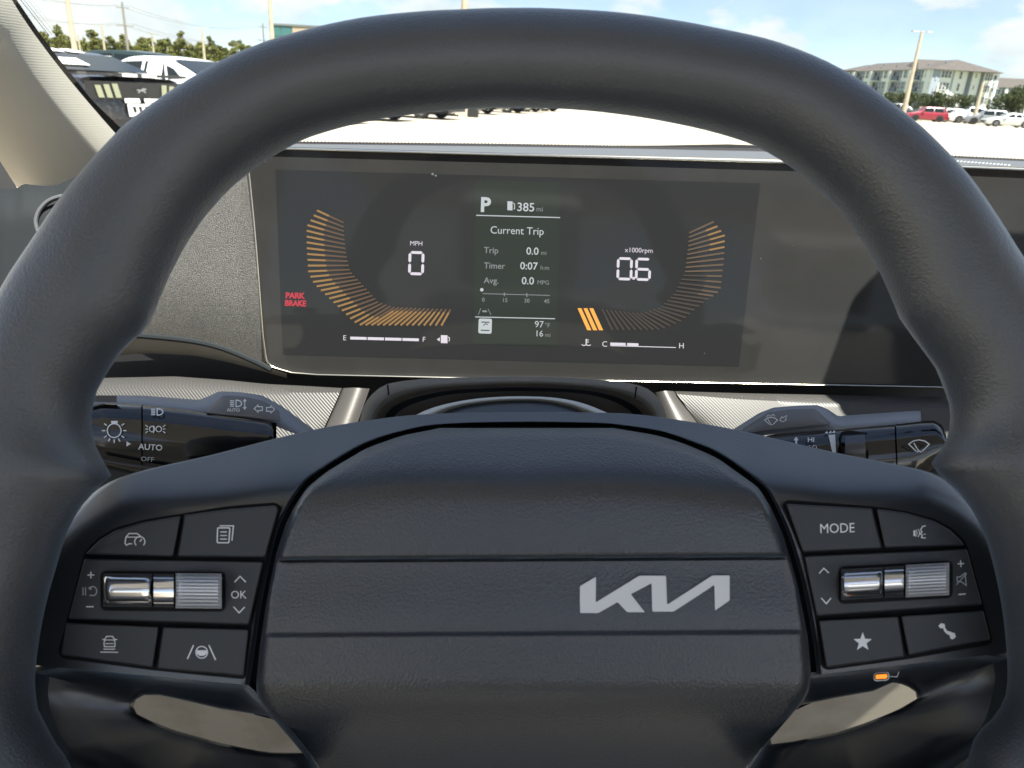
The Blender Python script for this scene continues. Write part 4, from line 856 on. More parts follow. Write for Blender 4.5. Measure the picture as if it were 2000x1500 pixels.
def body_meshes(kind):
    if kind in CAR_MESH: return CAR_MESH[kind]
    K = KIND[kind]; L = K['L'] / 2; out = {}
    xs = np.r_[np.linspace(-L, -L + .3, 5), np.linspace(-L + .5, L - .6, 16), np.linspace(L - .4, L, 6)]; V = []; Fc = []
    for x in xs:
        w = hwid(K, x); zt = ztop(K, x); zb = .20 + .10 * max(0, (abs(x) - L + .35) / .35)
        half = [(0, zb), (.80 * w, zb), (.95 * w, zb + .06), (w, zb + .30), (.995 * w, lerp(zb, zt, .62)), (.965 * w, lerp(zb, zt, .86)), (.90 * w, zt - .025), (.78 * w, zt), (0, zt + .02)]
        for y, z in half: V.append((x, y, z))
        for y, z in half[-2:0:-1]: V.append((x, -y, z))
    n = 16
    for i in range(len(xs) - 1):
        for k in range(n): Fc.append((i * n + k, i * n + (k + 1) % n, (i + 1) * n + (k + 1) % n, (i + 1) * n + k))
    Fc += [tuple(range(n)), tuple(range((len(xs) - 1) * n, len(xs) * n))]
    out['body'] = (V, Fc)
    px = [K['xd'], lerp(K['xd'], K['xc'], .5), K['xc'], lerp(K['xc'], K['xb'], .3), lerp(K['xc'], K['xb'], .7), K['xb'], lerp(K['xb'], K['xa'], .5), K['xa']]
    pz = [K['deck'], lerp(K['deck'], K['H'] - .05, .56), K['H'] - .05, K['H'], K['H'] - .005, K['H'] - .06, lerp(K['H'] - .06, K['belt'] + .04, .45), K['belt'] + .03]
    q = smooth_line(list(zip(px, pz)), 26); V = []; Fc = []
    for x, z in q:
        z = max(z, K['belt'] + .03); ys = side_y(K, K['belt'] - .04); yt = side_y(K, z - .05)
        half = [(ys, K['belt'] - .05), (yt, z - .05), (yt - .05, z - .012), (yt * .6, z), (0, z + .015)]
        for y, zz in half: V.append((x, y, zz))
        for y, zz in half[-2::-1]: V.append((x, -y, zz))
    n = 9
    for i in range(len(q) - 1):
        for k in range(n - 1): Fc.append((i * n + k, i * n + k + 1, (i + 1) * n + k + 1, (i + 1) * n + k))
    out['cabin'] = (V, Fc)
    H, b = K['H'], K['belt']; xm = lerp(K['xb'], K['xc'], .48); xq = K['xc'] + (.05 if kind != 'coupe' else -.05)
    def sidewin(pts): return [[(x, s * (side_y(K, z) + .008), z) for x, z in pts] for s in (1, -1)]
    wins = sidewin([(K['xa'] - .30, b + .05), (K['xb'] + .02, H - .13), (xm + .04, H - .10), (xm + .04, b + .05)])
    if kind == 'pickup': wins += sidewin([(xm - .04, b + .05), (xm - .04, H - .10), (K['xc'] + .12, H - .13), (K['xc'] + .08, b + .05)])
    else:
        wins += sidewin([(xm - .04, b + .05), (xm - .04, H - .10), (xq, H - .14), (xq - .12, b + .06)])
        wins += sidewin([(xq - .18, b + .07), (xq - .06, H - .16), (K['xc'] - (.22 if kind != 'suv' else .12), H - .22), (lerp(K['xc'], K['xd'], .55), b + .10)])
    def endwin(x0, z0, x1, z1, d):
        n = Vector((z1 - z0, 0, -(x1 - x0))).normalized() * d
        return [tuple(Vector((x, s * y, z)) + n) for x, y, z, s in ((x0, side_y(K, z0) * .90, z0, 1), (x1, side_y(K, z1) * .90, z1, 1), (x1, side_y(K, z1) * .90, z1, -1), (x0, side_y(K, z0) * .90, z0, -1))]
    wins.append(endwin(K['xa'] - .06, b + .06, K['xb'] + .05, H - .075, .022)); 
    wins.append(endwin(lerp(K['xd'], K['xc'], .10), lerp(K['deck'], H - .05, .12), lerp(K['xd'], K['xc'], .90), lerp(K['deck'], H - .05, .92), -.030))
    out['windows'] = wins
    CAR_MESH[kind] = out; return out
def make_car(kind, paint_, loc, ang, label, cat='car', group=None, alloy='alloy', simple=False):
    """ang = heading, degrees anticlockwise from +X"""
    K = KIND[kind]; L = K['L'] / 2; g = body_meshes(kind)
    t = thing('parked_car' if kind != 'pickup' else 'pickup_truck', label, cat, (loc[0], loc[1], 0), R(ang), group); pm = PT_[paint_]
    key = ('m', kind, paint_)
    if key not in CAR_MESH:
        CAR_MESH[key] = (new_mesh('body', *g['body'], pm, angle=38), new_mesh('cabin', *g['cabin'], pm, angle=50))
    link('body', CAR_MESH[key][0], t); link('cabin', CAR_MESH[key][1], t)
    if ('w', kind) not in CAR_MESH:
        CAR_MESH[('w', kind)] = [new_mesh('window', w, [tuple(range(len(w)))], 'carglass', smooth=False) for w in g['windows']]
        V, Fc = tyre_geo(K['wr'], .23); CAR_MESH[('t', kind)] = new_mesh('wheel', V, Fc, 'tyre')
        CAR_MESH[('r', kind)] = {}
    for w in CAR_MESH[('w', kind)]: link('window', w, t)
    for al in (alloy,):
        for s in (1, -1):
            if (al, s) not in CAR_MESH[('r', kind)]:
                V, Fc = rim_geo(K['wr'] * .63, s * .112); CAR_MESH[('r', kind)][(al, s)] = new_mesh('rim', V, Fc, al, smooth=False)
    for x in (K['fw'], K['rw']):
        for s in (1, -1):
            y = s * (hwid(K, x) - .105)
            seg = 16; V = [(x + K['wr'] * 1.16 * math.cos(math.pi * i / seg), s * (hwid(K, x) + .006), K['wr'] + K['wr'] * 1.16 * math.sin(math.pi * i / seg)) for i in range(seg + 1)] + [(x - K['wr'] * 1.16, s * (hwid(K, x) + .006), .22), (x + K['wr'] * 1.16, s * (hwid(K, x) + .006), .22)]
            obj('wheel_arch', V, [tuple(range(len(V)))], 'carblack', t, smooth=False)
            wo = link('wheel', CAR_MESH[('t', kind)], t); wo.location = (x, y + s * .02, K['wr'])
            link('rim', CAR_MESH[('r', kind)][(alloy, s)], wo)
    zl = K['deck'] - .22; wl_ = hwid(K, -L + .1)
    for s in (1, -1):
        if kind != 'coupe': box('tail_light', (-L - .012, -L + .30, min(s * wl_ * .55, s * wl_ * 1.005), max(s * wl_ * .55, s * wl_ * 1.005), zl - .08, zl + .06), 'tail', t)
        box('headlight', (L - .38, L - .12, min(s * wl_ * .60, s * wl_ * .985), max(s * wl_ * .60, s * wl_ * .985), .62, .74), 'headl', t)
        v, f = box_geo(K['xa'] - .42, K['xa'] - .22, min(s * (K['W'] / 2 - .02), s * (K['W'] / 2 + .14)), max(s * (K['W'] / 2 - .02), s * (K['W'] / 2 + .14)), K['belt'] + .02, K['belt'] + .17); obj('door_mirror', v, f, pm, t, smooth=False)
    box('rear_bumper', (-L - .02, -L + .25, -wl_ * .9, wl_ * .9, .28, .46), 'carblack', t)
    box('front_grille', (L - .12, L + .015, -wl_ * .6, wl_ * .6, .36, .56), 'carblack', t)
    if kind == 'pickup': box('cargo_bed', (-L + .12, K['xd'] - .12, -K['W'] / 2 * .78, K['W'] / 2 * .78, K['deck'] + .004, K['deck'] + .03), 'carblack', t)
    return t, K, L
# --- the row of cars parked on the left, tails towards us: near row runs away to the right
ROWA = 161.0                           # heading, degrees from +X
hd = Vector((math.cos(R(ROWA)), math.sin(R(ROWA)), 0)); rd_ = Vector((hd.y, -hd.x, 0))       # rd_ = car's right-hand side
def park(kind, paint_, corner, label, ang=ROWA, **k):        # corner = rear right corner on the ground
    K = KIND[kind]; h = Vector((math.cos(R(ang)), math.sin(R(ang)), 0)); r_ = Vector((h.y, -h.x, 0))
    c = Vector((corner[0], corner[1], 0)) + h * K['L'] / 2 - r_ * K['W'] / 2 * .9
    return make_car(kind, paint_, c, ang, label, **k)
GL = 'cars parked in the row on the left'
t, K, L = park('coupe', 'black', (-5.45, 12.7), 'black coupe with twin white stripes, tail towards us, beside the pillar', ang=153, group=GL, alloy='darkalloy')
# stripes over roof, rear deck and tail
def stripe(y0, y1, pts):
    V = []; Fc = []
    for i, (x, z) in enumerate(pts):
        V += [(x, y0, z), (x, y1, z)]
        if i: Fc.append((2 * i - 2, 2 * i - 1, 2 * i + 1, 2 * i))
    return obj('stripe', V, Fc, 'paper', t)
for s in (1, -1):
    y0, y1 = sorted((s * .04, s * .29))
    stripe(y0, y1, [(.2, 1.38), (-.1, 1.405), (-.5, 1.41), (-.82, 1.365)])
    stripe(y0, y1, [(-1.88, 1.082), (-2.1, 1.082), (-2.27, 1.102), (-2.44, 1.100)])
    stripe(y0, y1, [(-2.418, .75), (-2.43, .69)]); stripe(y0, y1, [(-2.436, 1.094), (-2.436, 1.05)])
    for k in range(3):
        a = s * (.42 + k * .135)
        obj('tail_light', [(-2.418, a - .045, .95 - k * .012), (-2.418, a + .045, .95 - k * .012), (-2.435, a + .045 - s * .03, .76), (-2.435, a - .045 - s * .03, .76)], [(0, 1, 2, 3)], 'paleglass', t, smooth=False)
obj('tail_panel', [(-2.407, -.88, .98), (-2.407, .88, .98), (-2.407, .88, .73), (-2.407, -.88, .73)], [(0, 1, 2, 3)], 'carblack', t, smooth=False)
v, f = box_geo(-2.43, -2.22, -.84, .84, 1.055, 1.095); obj('spoiler', v, f, PT_['black'], t, smooth=False)
obj('plate', [(-2.425, -.26, .675), (-2.425, .26, .675), (-2.44, .26, .50), (-2.44, -.26, .50)], [(0, 1, 2, 3)], 'paper', t, smooth=False)
for y, w in ((-.16, .03), (-.06, .03), (.05, .03), (.16, .03)):
    obj('plate_lettering', [(-2.434, -y - w, .64), (-2.434, -y + w, .64), (-2.446, -y + w * .4, .56), (-2.446, -y - w, .56)], [(0, 1, 2, 3)], 'carblack', t, smooth=False)
hs = [(-.13, .0), (-.09, .03), (-.03, .02), (.03, .05), (.09, .045), (.10, .02), (.05, .01), (.09, -.03), (.06, -.035), (.02, -.01), (-.03, -.005), (-.06, -.04), (-.09, -.035), (-.07, .0), (-.10, .01)]
obj('emblem', [(-2.445, -y * .8, .86 + z * .8) for y, z in hs], [tuple(range(len(hs)))], 'alloy', t, smooth=False)
obj('window_paper', [(-1.52, .14, 1.185), (-1.52, .56, 1.185), (-1.20, .53, 1.275), (-1.20, .14, 1.275)], [(0, 1, 2, 3)], 'paper', t, smooth=False)
for s in (1, -1): obj('reflector', [(-2.44, s * .5, .43), (-2.44, s * .84, .43), (-2.40, s * .84, .37), (-2.42, s * .5, .37)], [(0, 1, 2, 3)], 'tail', t, smooth=False)
t, K, L = park('sedan', 'white', (-5.1, 16.5), 'white saloon with a large white sheet on its rear side window, beyond the striped coupe', ang=157, group=GL)
sy = lambda z: side_y(K, z) + .016
for s in (1,): obj('window_paper', [(-.48, sy(1.0), 1.0), (-.48, sy(1.30), 1.30), (-.88, sy(1.29), 1.29), (-.90, sy(1.0), 1.0)], [(0, 1, 2, 3)], 'paper', t, smooth=False)
park('sedan', 'white', (-5.15, 20.2), 'white saloon mostly hidden behind the top left of the steering wheel rim', group=GL)
cs = [('suv', 'blue', (-4.55, 23.3)), ('suv', 'grey', (-3.6, 26.6)), ('sedan', 'black', (-2.3, 30.0)), ('suv', 'grey', (-1.75, 34.3)), ('sedan', 'dark', (-.94, 38.4)), ('suv', 'blue', (.45, 42.8)), ('sedan', 'grey', (1.5, 46.7)), ('suv', 'dark', (2.6, 50.6))]
od = ['first', 'second', 'third', 'fourth', 'fifth', 'sixth', 'seventh', 'eighth']
for k, (kd, pc, c) in enumerate(cs): park(kd, pc, c, 'dark car whose wheels show under the rim, %s from the left' % od[k], group=GL, alloy='alloy')
bx = thing('wheel_stop_block', 'small pale concrete block beside a parked car, seen under the rim', 'block', ground(905, 228)); 
v, f = box_geo(-.18, .18, -.3, .3, 0, .5); o = obj('block', v, f, mat('block_concrete', (.5, .45, .36), .9), bx, smooth=False)
v, f = box_geo(.2, .62, -.25, .25, .0, .32); obj('dark_end', v, f, 'carblack', bx, smooth=False)
# second row beyond: roofs between the pillar and the rim
def far_car(kind, paint_, u, v, y, ang, label, grp, **k):
    p = at_y(u, v, y); return make_car(kind, paint_, (p.x, p.y), ang, label, group=grp, **k)
G2 = 'cars far off on the left'
t, K, L = far_car('suv', 'dark', 225, 128, 25, 165, 'dark green estate car seen over the white saloon roof, paper on its glass', G2)
obj('window_paper', [(-.1, side_y(K, 1.12) + .016, 1.12), (-.1, side_y(K, 1.5) + .016, 1.5), (-.55, side_y(K, 1.5) + .016, 1.5), (-.55, side_y(K, 1.12) + .016, 1.12)], [(0, 1, 2, 3)], 'paper', t, smooth=False)
far_car('suv', 'red', 375, 140, 62, 170, 'small red car far off in front of the trees', G2)
far_car('sedan', 'white', 430, 140, 30, 165, 'white car roof just above the left of the rim', G2)
# --- right-hand row about a hundred metres off
G3 = 'cars parked in the far row on the right'
def rcar(kind, paint_, u, v, ang, label, **k):
    p = ground(u, v); return make_car(kind, paint_, (p.x, p.y), ang, label, group=G3, **k)
def rcar_d(kind, paint_, u, y, ang, label, cat='car', **k):
    p = at_y(u, 235, y); return make_car(kind, paint_, (p.x, p.y), ang, label, cat=cat, group=G3, **k)
rcar_d('suv', 'red', 1806, 96, 170, 'red car beside the tall concrete lamp pole', alloy='darkalloy')
rcar_d('sedan', 'white', 1866, 98, 168, 'white saloon just right of the red car')
rcar_d('pickup', 'white', 1902, 97, 165, 'white pickup truck in the far row on the right', cat='pickup truck')
rcar_d('suv', 'grey', 1926, 92, 160, 'grey off-road car partly behind the short pole', alloy='darkalloy')
rcar_d('sedan', 'silver', 1968, 84, 172, 'silver saloon nearest us at the right edge', alloy='alloy')
rcar_d('sedan', 'grey', 1962, 94, 170, 'grey saloon behind the silver one at the right edge')
rcar_d('pickup', 'dark', 1752, 100, 165, 'dark green pickup truck left of the tall lamp pole', cat='pickup truck')
rcar_d('suv', 'white', 1745, 112, 170, 'white car roof left of the tall lamp pole, behind the dark truck')
rcar_d('sedan', 'white', 1885, 108, 170, 'white saloon behind the pickup truck')
rcar_d('suv', 'white', 1850, 110, 170, 'white car behind the red one')

# ================================================================== POLES AND LINES
M['pole'] = mat('pole_concrete', (.46, .40, .29), .85, vary=(3, (.38, .33, .25), .4, .65)); M['polegrey'] = mat('weathered_wood', (.24, .22, .19), .9); M['lamphead'] = mat('lamp_head', (.45, .45, .43), .5)
def lamp_pole(u, vtop, y, label, h=None, r=.16, heads=2, group='tall parking lot lamp poles', wide=1.0):
    top = at_y(u, vtop, y); h = top.z
    t = thing('lamp_pole', label, 'lamp pole', (top.x, top.y, 0), 0, group)
    tube('post', [(0, 0, 0), (0, 0, h * .5), (0, 0, h)], [r * 1.45, r * 1.1, r * .8], 'pole', t, seg=10)
    for s in ([-1, 1] if heads == 2 else [1]):
        box('lamp_arm', (min(0, s * .5), max(0, s * .5), -.05, .05, h - .02, h + .06), 'lamphead', t)
        box('lamp', (min(s * .5, s * 1.15) * wide, max(s * .5, s * 1.15) * wide, -.2, .2, h - .06, h + .08), 'lamphead', t)
    return t
lamp_pole(122, -60, 58, 'pale lamp pole nearest the pillar, its top out of the picture', r=.16)
lamp_pole(522, -75, 66, 'tall lamp pole beside the green glass building', r=.16)
lamp_pole(912, -190, 55, 'thick lamp pole rising above the top of the steering wheel', r=.2)
for u, v, y, l in ((152, 68, 150, 'short lamp pole just right of the nearest pale pole'), (198, 51, 130, 'lamp pole with a wide head left of the utility pole'), (253, 82, 190, 'small lamp pole just right of the utility pole'),
                   (296, 65, 150, 'thin lamp pole among the pines above the white saloon'), (367, 85, 200, 'small lamp pole above the white saloon rear window'), (394, 54, 118, 'lamp pole with a flat head left of the steering wheel rim'), (419, 101, 240, 'smallest distant lamp pole near the rim')):
    lamp_pole(u, v, y, l, r=.17)
lamp_pole(1801, 62, 97, 'tall leaning-looking concrete lamp pole in front of the apartment building', r=.20)
lamp_pole(1921, 160, 92, 'short concrete lamp pole before the grey off-road car', r=.17, heads=1)
lamp_pole(1830, 168, 120, 'thin lamp pole behind the red car', r=.12, heads=1)
lamp_pole(1935, 172, 125, 'thin dark lamp pole before the white apartment front', r=.10, heads=1)
def utility(u, vtop, y, label, r=.22):
    top = at_y(u, vtop, y); h = top.z
    t = thing('utility_pole', label, 'utility pole', (top.x, top.y, 0), 0, 'utility poles')
    tube('post', [(0, 0, 0), (0, 0, h)], [r * 1.2, r * .8], 'polegrey', t, seg=8)
    for dz, w in ((.8, 1.1), (3.6, 1.5)): box('crossarm', (-w, w, -.07, .07, h - dz - .12, h - dz), 'polegrey', t)
    for dz, w in ((.8, 1.0), (3.6, 1.4)):
        for s in (-1, 1): tube('insulator', [(s * w, 0, h - dz), (s * w, 0, h - dz + .3)], .07, 'lamphead', t, seg=6)
    return Vector((top.x, top.y, h))
ua = utility(238, 4, 140, 'tall grey utility pole with crossarms above the pines')
ub = utility(513, 45, 190, 'utility pole with crossarms left of the green glass building')
for k, (za, zb, off_) in enumerate(((-.5, -.5, -1.0), (-.5, -.5, 1.0), (-3.3, -3.3, -1.4), (-3.3, -3.3, 1.4))):
    a = ua + Vector((off_, 0, za)); b = ub + Vector((off_, 0, zb)); w0 = a + (a - b) * .9 + Vector((0, 0, 3.5)); e0 = b + (b - a) * .6 + Vector((0, 0, 0))
    pts = [w0.lerp(a, t_ / 8) - Vector((0, 0, 2.2 * 4 * (t_ / 8) * (1 - t_ / 8))) for t_ in range(8)] + [a.lerp(b, t_ / 10) - Vector((0, 0, 1.8 * 4 * (t_ / 10) * (1 - t_ / 10))) for t_ in range(11)] + [b.lerp(e0, t_ / 6) - Vector((0, 0, 1.2 * 4 * (t_ / 6) * (1 - t_ / 6))) for t_ in range(1, 7)]
    tag(tube('power_line', pts, .028, 'polegrey', None, seg=4), ['upper power line on the near side of the utility poles', 'upper power line on the far side of the utility poles', 'lower power line on the near side of the utility poles', 'lower power line on the far side of the utility poles'][k], 'power line', 'power lines')

# ================================================================== TREES
def leaf_mat(name, c1, c2):
    m_ = bpy.data.materials.new(name); m_.use_nodes = True; nt = m_.node_tree; b = nt.nodes['Principled BSDF']; b.inputs['Roughness'].default_value = .7; b.inputs['Specular IOR Level'].default_value = .2
    gi = nt.nodes.new('ShaderNodeNewGeometry'); oi = nt.nodes.new('ShaderNodeObjectInfo'); ad = nt.nodes.new('ShaderNodeMath'); ad.operation = 'ADD'; fr_ = nt.nodes.new('ShaderNodeMath'); fr_.operation = 'MULTIPLY_ADD'; fr_.inputs[1].default_value = .45
    nt.links.new(gi.outputs['Random Per Island'], fr_.inputs[0]); ml = nt.nodes.new('ShaderNodeMath'); ml.operation = 'MULTIPLY'; ml.inputs[1].default_value = .55; nt.links.new(oi.outputs['Random'], ml.inputs[0]); nt.links.new(ml.outputs[0], fr_.inputs[2])
    r = nt.nodes.new('ShaderNodeValToRGB'); r.color_ramp.elements[0].color = (*c1, 1); r.color_ramp.elements[1].color = (*c2, 1); nt.links.new(fr_.outputs[0], r.inputs[0]); nt.links.new(r.outputs[0], b.inputs['Base Color'])
    tr = nt.nodes.new('ShaderNodeBsdfTranslucent'); nt.links.new(r.outputs[0], tr.inputs[0]); mxs = nt.nodes.new('ShaderNodeMixShader'); mxs.inputs[0].default_value = .25
    nt.links.new(b.outputs[0], mxs.inputs[1]); nt.links.new(tr.outputs[0], mxs.inputs[2]); nt.links.new(mxs.outputs[0], nt.nodes['Material Output'].inputs[0]); return m_
M['pine'] = leaf_mat('pine_needles', (.085, .098, .028), (.26, .26, .07)); M['oak'] = leaf_mat('oak_leaves', (.035, .05, .02), (.085, .10, .04)); M['bark'] = mat('bark', (.14, .11, .08), .9)
def crown_mesh(clumps, leaf, per, seed, m_):
    rg = np.random.default_rng(seed); V = []; Fc = []
    for (c, rad, flat_) in clumps:
        n = int(per * rad ** 2); d = rg.normal(size=(n, 3)); d /= np.linalg.norm(d, axis=1)[:, None]
        p = d * (rad * rg.uniform(.35, 1, n) ** .5)[:, None] * np.array([1, 1, flat_]) + np.array(c)
        for q in p:
            a = rg.normal(size=3); a /= np.linalg.norm(a); b_ = np.cross(a, rg.normal(size=3)); b_ /= np.linalg.norm(b_); s = leaf * rg.uniform(.6, 1.3); k = len(V)
            V += [q - a * s - b_ * s * .5, q + a * s * .2 - b_ * s * .6, q + a * s, q + b_ * s * .7]; Fc.append((k, k + 1, k + 2, k + 3))
    return new_mesh('crown', V, Fc, m_, smooth=False)
def trunk_mesh(h, r, limbs, seed):
    V = []; Fc = []
    def limb(p0, p1, r0, r1):
        b = len(V); d = (p1 - p0).normalized(); a = d.orthogonal().normalized(); c = d.cross(a)
        for p, rr in ((p0, r0), (p0.lerp(p1, .5) + a * r0 * .4, (r0 + r1) / 2), (p1, r1)):
            for k in range(6): V.append(p + (a * math.cos(k * math.pi / 3) + c * math.sin(k * math.pi / 3)) * rr)
        for i in range(2):
            for k in range(6): Fc.append((b + i * 6 + k, b + i * 6 + (k + 1) % 6, b + i * 6 + 6 + (k + 1) % 6, b + i * 6 + 6 + k))
    limb(Vector((0, 0, 0)), Vector((0, 0, h)), r, r * .35)
    for e in limbs: limb(Vector((0, 0, e[2] * .78)), Vector(e), r * .4, r * .12)
    return new_mesh('trunk', V, Fc, 'bark')
def pine_variant(seed):
    rg = random.Random(seed); h = 10; cl = []
    kind = seed % 3
    if kind == 0: n, lo, spread, rad = 22, 4.0, 1.9, (.45, .95)          # tall with a crown held high
    elif kind == 1: n, lo, spread, rad = 40, .8, 2.8, (.55, 1.15)       # bushy
    else: n, lo, spread, rad = 26, 2.4, 1.7, (.45, .9)
    for i in range(n):
        t = i / (n - 1); z = lerp(lo, h - .5, t); a = rg.uniform(0, 6.28); d = spread * (1 - .75 * t) * rg.uniform(.3, 1.2)
        cl.append(((d * math.cos(a), d * math.sin(a), z + rg.uniform(-.4, .4)), rg.uniform(*rad) * (1 - .3 * t), .7))
    return crown_mesh(cl, .25, 125, seed, 'pine'), trunk_mesh(h, .24, [c[0] for c in cl[:7]], seed)
PV = [pine_variant(s) for s in range(6)]
rg = random.Random(3)
spots = []
for k in range(30): spots.append((70 + k * 14.5 + rg.uniform(-4, 4), rg.uniform(205, 245), rg.uniform(1.0, 1.2) if k % 4 else rg.uniform(1.2, 1.42), rg.randrange(6)))
for k in range(26): spots.append((75 + k * 16.5 + rg.uniform(-5, 5), rg.uniform(165, 195), rg.uniform(.66, .86), [1, 4][k % 2]))
ONES = ['', 'first', 'second', 'third', 'fourth', 'fifth', 'sixth', 'seventh', 'eighth', 'ninth', 'tenth', 'eleventh', 'twelfth', 'thirteenth', 'fourteenth', 'fifteenth', 'sixteenth', 'seventeenth', 'eighteenth', 'nineteenth', 'twentieth']
ORD = [ONES[k + 1] if k < 20 else ('twenty-' + ONES[k - 19] if k < 29 else 'thirtieth') for k in range(30)]
shape = ['tall high-crowned', 'broad bushy', 'narrow', 'tall thin-topped', 'low bushy', 'slender']
for k, (u, y, s, vi) in enumerate(spots):
    p = at_y(u, 135, y); grp = 'pines beyond the parking lot' if k < 30 else 'bushy trees at the foot of the pines'
    t = thing('pine_tree' if k < 30 else 'bushy_tree', ('%s pine, %s from the left in the back row of the tree line' % (shape[vi], ORD[k])) if k < 30 else 'low green bushy tree, %s from the left at the foot of the pines' % ORD[k - 30], 'tree', (p.x, p.y, 0), rg.uniform(0, 6.28), grp)
    s *= .74 if k < 30 else .88; t.scale = (s * 1.25, s * 1.25, s * 1.08)
    link('crown', PV[vi][0], t); link('trunk', PV[vi][1], t)
def oak_variant(seed):
    rg = random.Random(seed); cl = []
    for i in range(22):
        a = rg.uniform(0, 6.28); rr = 2.1 * math.sqrt(rg.random()); z = 2.2 + rg.uniform(-.7, 1.9) * (1 - .25 * rr / 2.1)
        cl.append(((rr * math.cos(a), rr * math.sin(a), z), rg.uniform(.65, 1.05), .8))
    return crown_mesh(cl, .13, 190, seed + 50, 'oak'), trunk_mesh(2.4, .17, [c[0] for c in cl[:8]], seed)
OV = [oak_variant(s) for s in range(3)]
for u, y, s, vi, l in ((1752, 118, .86, 0, 'round dark tree left of the tall concrete pole'), (1806, 119, .84, 1, 'round dark tree behind the tall concrete pole'), (1829, 117, .90, 2, 'round dark tree above the red car, right of the tall pole'), (1871, 116, .86, 0, 'compact dark tree before the white apartment front'),
                       (1962, 112, .92, 1, 'large dark tree left of the picture edge'), (1990, 109, 1.12, 2, 'largest dark tree at the right edge'), (1918, 128, .42, 1, 'low shrub behind the white pickup')):
    p = at_y(u, 220, y); t = thing('oak_tree', l, 'tree', (p.x, p.y, 0), u * .7, 'trees before the apartments'); t.scale = (s, s, s * 1.02); link('crown', OV[vi][0], t); link('trunk', OV[vi][1], t)

# ================================================================== BUILDINGS
M['tan'] = mat('tan_wall', (.46, .37, .28), .9, vary=(1.2, (.42, .33, .25), .4, .6)); M['greenglass'] = mat('green_glass', (.05, .16, .15), .12, spec=.8); M['mull'] = mat('mullion', (.10, .15, .15), .5); M['roofedge'] = mat('roof_edge', (.16, .18, .17), .6)
bl = thing('glass_corner_building', 'low tan building with a green glass corner behind the rim', 'building', at_y(560, 150, 150).xy.to_3d() * 1.0)
B0 = at_y(533, 150, 150); zt = at_y(545, 46, 150).z; mpx = (at_y(580, 60, 150).x - at_y(570, 60, 150).x) / 10
xg = at_y(571, 60, 150).x; bl.location = (B0.x, 150, 0)
def lb(name, x0, x1, y0, y1, z0, z1, m_): return box(name, (x0 - B0.x, x1 - B0.x, y0, y1, z0, z1), m_, bl)
lb('wall', xg, xg + 30, 0, 18, 0, zt - .35, 'tan'); lb('roof_edge', B0.x - .1, xg + 30.1, -.12, 18.1, zt - .33, zt, 'roofedge'); lb('glass_core', B0.x + .1, xg - .02, .12, 14, 0, zt - .36, 'mull')
wdt = (xg - B0.x - .12) / 2
for c_ in range(2):
    for r_ in range(4):
        z1 = zt - .42 - r_ * 1.75; lb('pane', B0.x + .08 + c_ * wdt, B0.x + c_ * wdt + wdt - .06, .02, .1, z1 - 1.65, z1, 'greenglass')
for r_ in range(3): lb('wall_joint', xg + .05, xg + 30, -.02, -.004, zt - 1.6 - r_ * 1.2, zt - 1.54 - r_ * 1.2, 'roofedge')

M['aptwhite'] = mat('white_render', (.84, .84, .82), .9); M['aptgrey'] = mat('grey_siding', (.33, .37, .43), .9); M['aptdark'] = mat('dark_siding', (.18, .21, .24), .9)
M['shingle'] = mat('shingle_roof', (.095, .083, .074), .9, vary=(1.5, (.072, .064, .06), .4, .6)); M['winglass'] = mat('window_glass', (.05, .06, .07), .1, spec=.8); M['winframe'] = mat('window_frame', (.72, .73, .70), .6)
def facade(name, P0, P1, z0, z1, parent, m_, thick=1.0):
    """wall from ground point P0 to P1; returns place(u along, z, out)"""
    d = (P1 - P0); Lw = d.length; d.normalize(); n = Vector((d.y, -d.x, 0))
    if n.dot(CAM - P0) < 0: n = -n
    def pl(a, z, o_=0.0): q = P0 + d * a + n * o_ - parent.location; return Vector((q.x, q.y, z - parent.location.z))
    def bx_(nm, a0, a1, za, zb, o0, o1, mm, par=parent): 
        V = [pl(a, z, o_) for a in (a0, a1) for o_ in (o0, o1) for z in (za, zb)]
        return obj(nm, V, [(0, 1, 3, 2), (4, 6, 7, 5), (0, 4, 5, 1), (2, 3, 7, 6), (0, 2, 6, 4), (1, 5, 7, 3)], mm, par, smooth=False)
    bx_(name, 0, Lw, z0, z1, -thick, 0, m_)
    return bx_, Lw, pl
DA = 190.0
C0 = at_y(1824, 135, DA); ze = C0.z; C0 = Vector((C0.x, C0.y, 0))
CL = at_y(1640, 138, 232); CL = Vector((CL.x, CL.y, 0)); CR = at_y(1950, 146, 196); CR = Vector((CR.x, CR.y, 0))
apt = thing('apartment_building', 'pale four-storey apartment building with brown hipped roof behind the far cars', 'building', (C0.x, C0.y, 0))
fh = ze / 4
def window(bx_, a0, a1, z0, z1, nn=1):
    w = (a1 - a0) / nn
    for k in range(nn):
        f_ = bx_('window', a0 + k * w + .06, a0 + (k + 1) * w - .06, z0, z1, 0.02, .10, 'winframe')
        bx_('pane', a0 + k * w + .17, a0 + (k + 1) * w - .17, z0 + .10, (z0 + z1) / 2 - .04, .103, .12, 'winglass', f_); bx_('pane', a0 + k * w + .17, a0 + (k + 1) * w - .17, (z0 + z1) / 2 + .04, z1 - .10, .103, .12, 'winglass', f_)
def rebase(o): return o
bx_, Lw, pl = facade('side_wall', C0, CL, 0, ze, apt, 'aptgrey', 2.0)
nb = 5; bw = Lw / nb
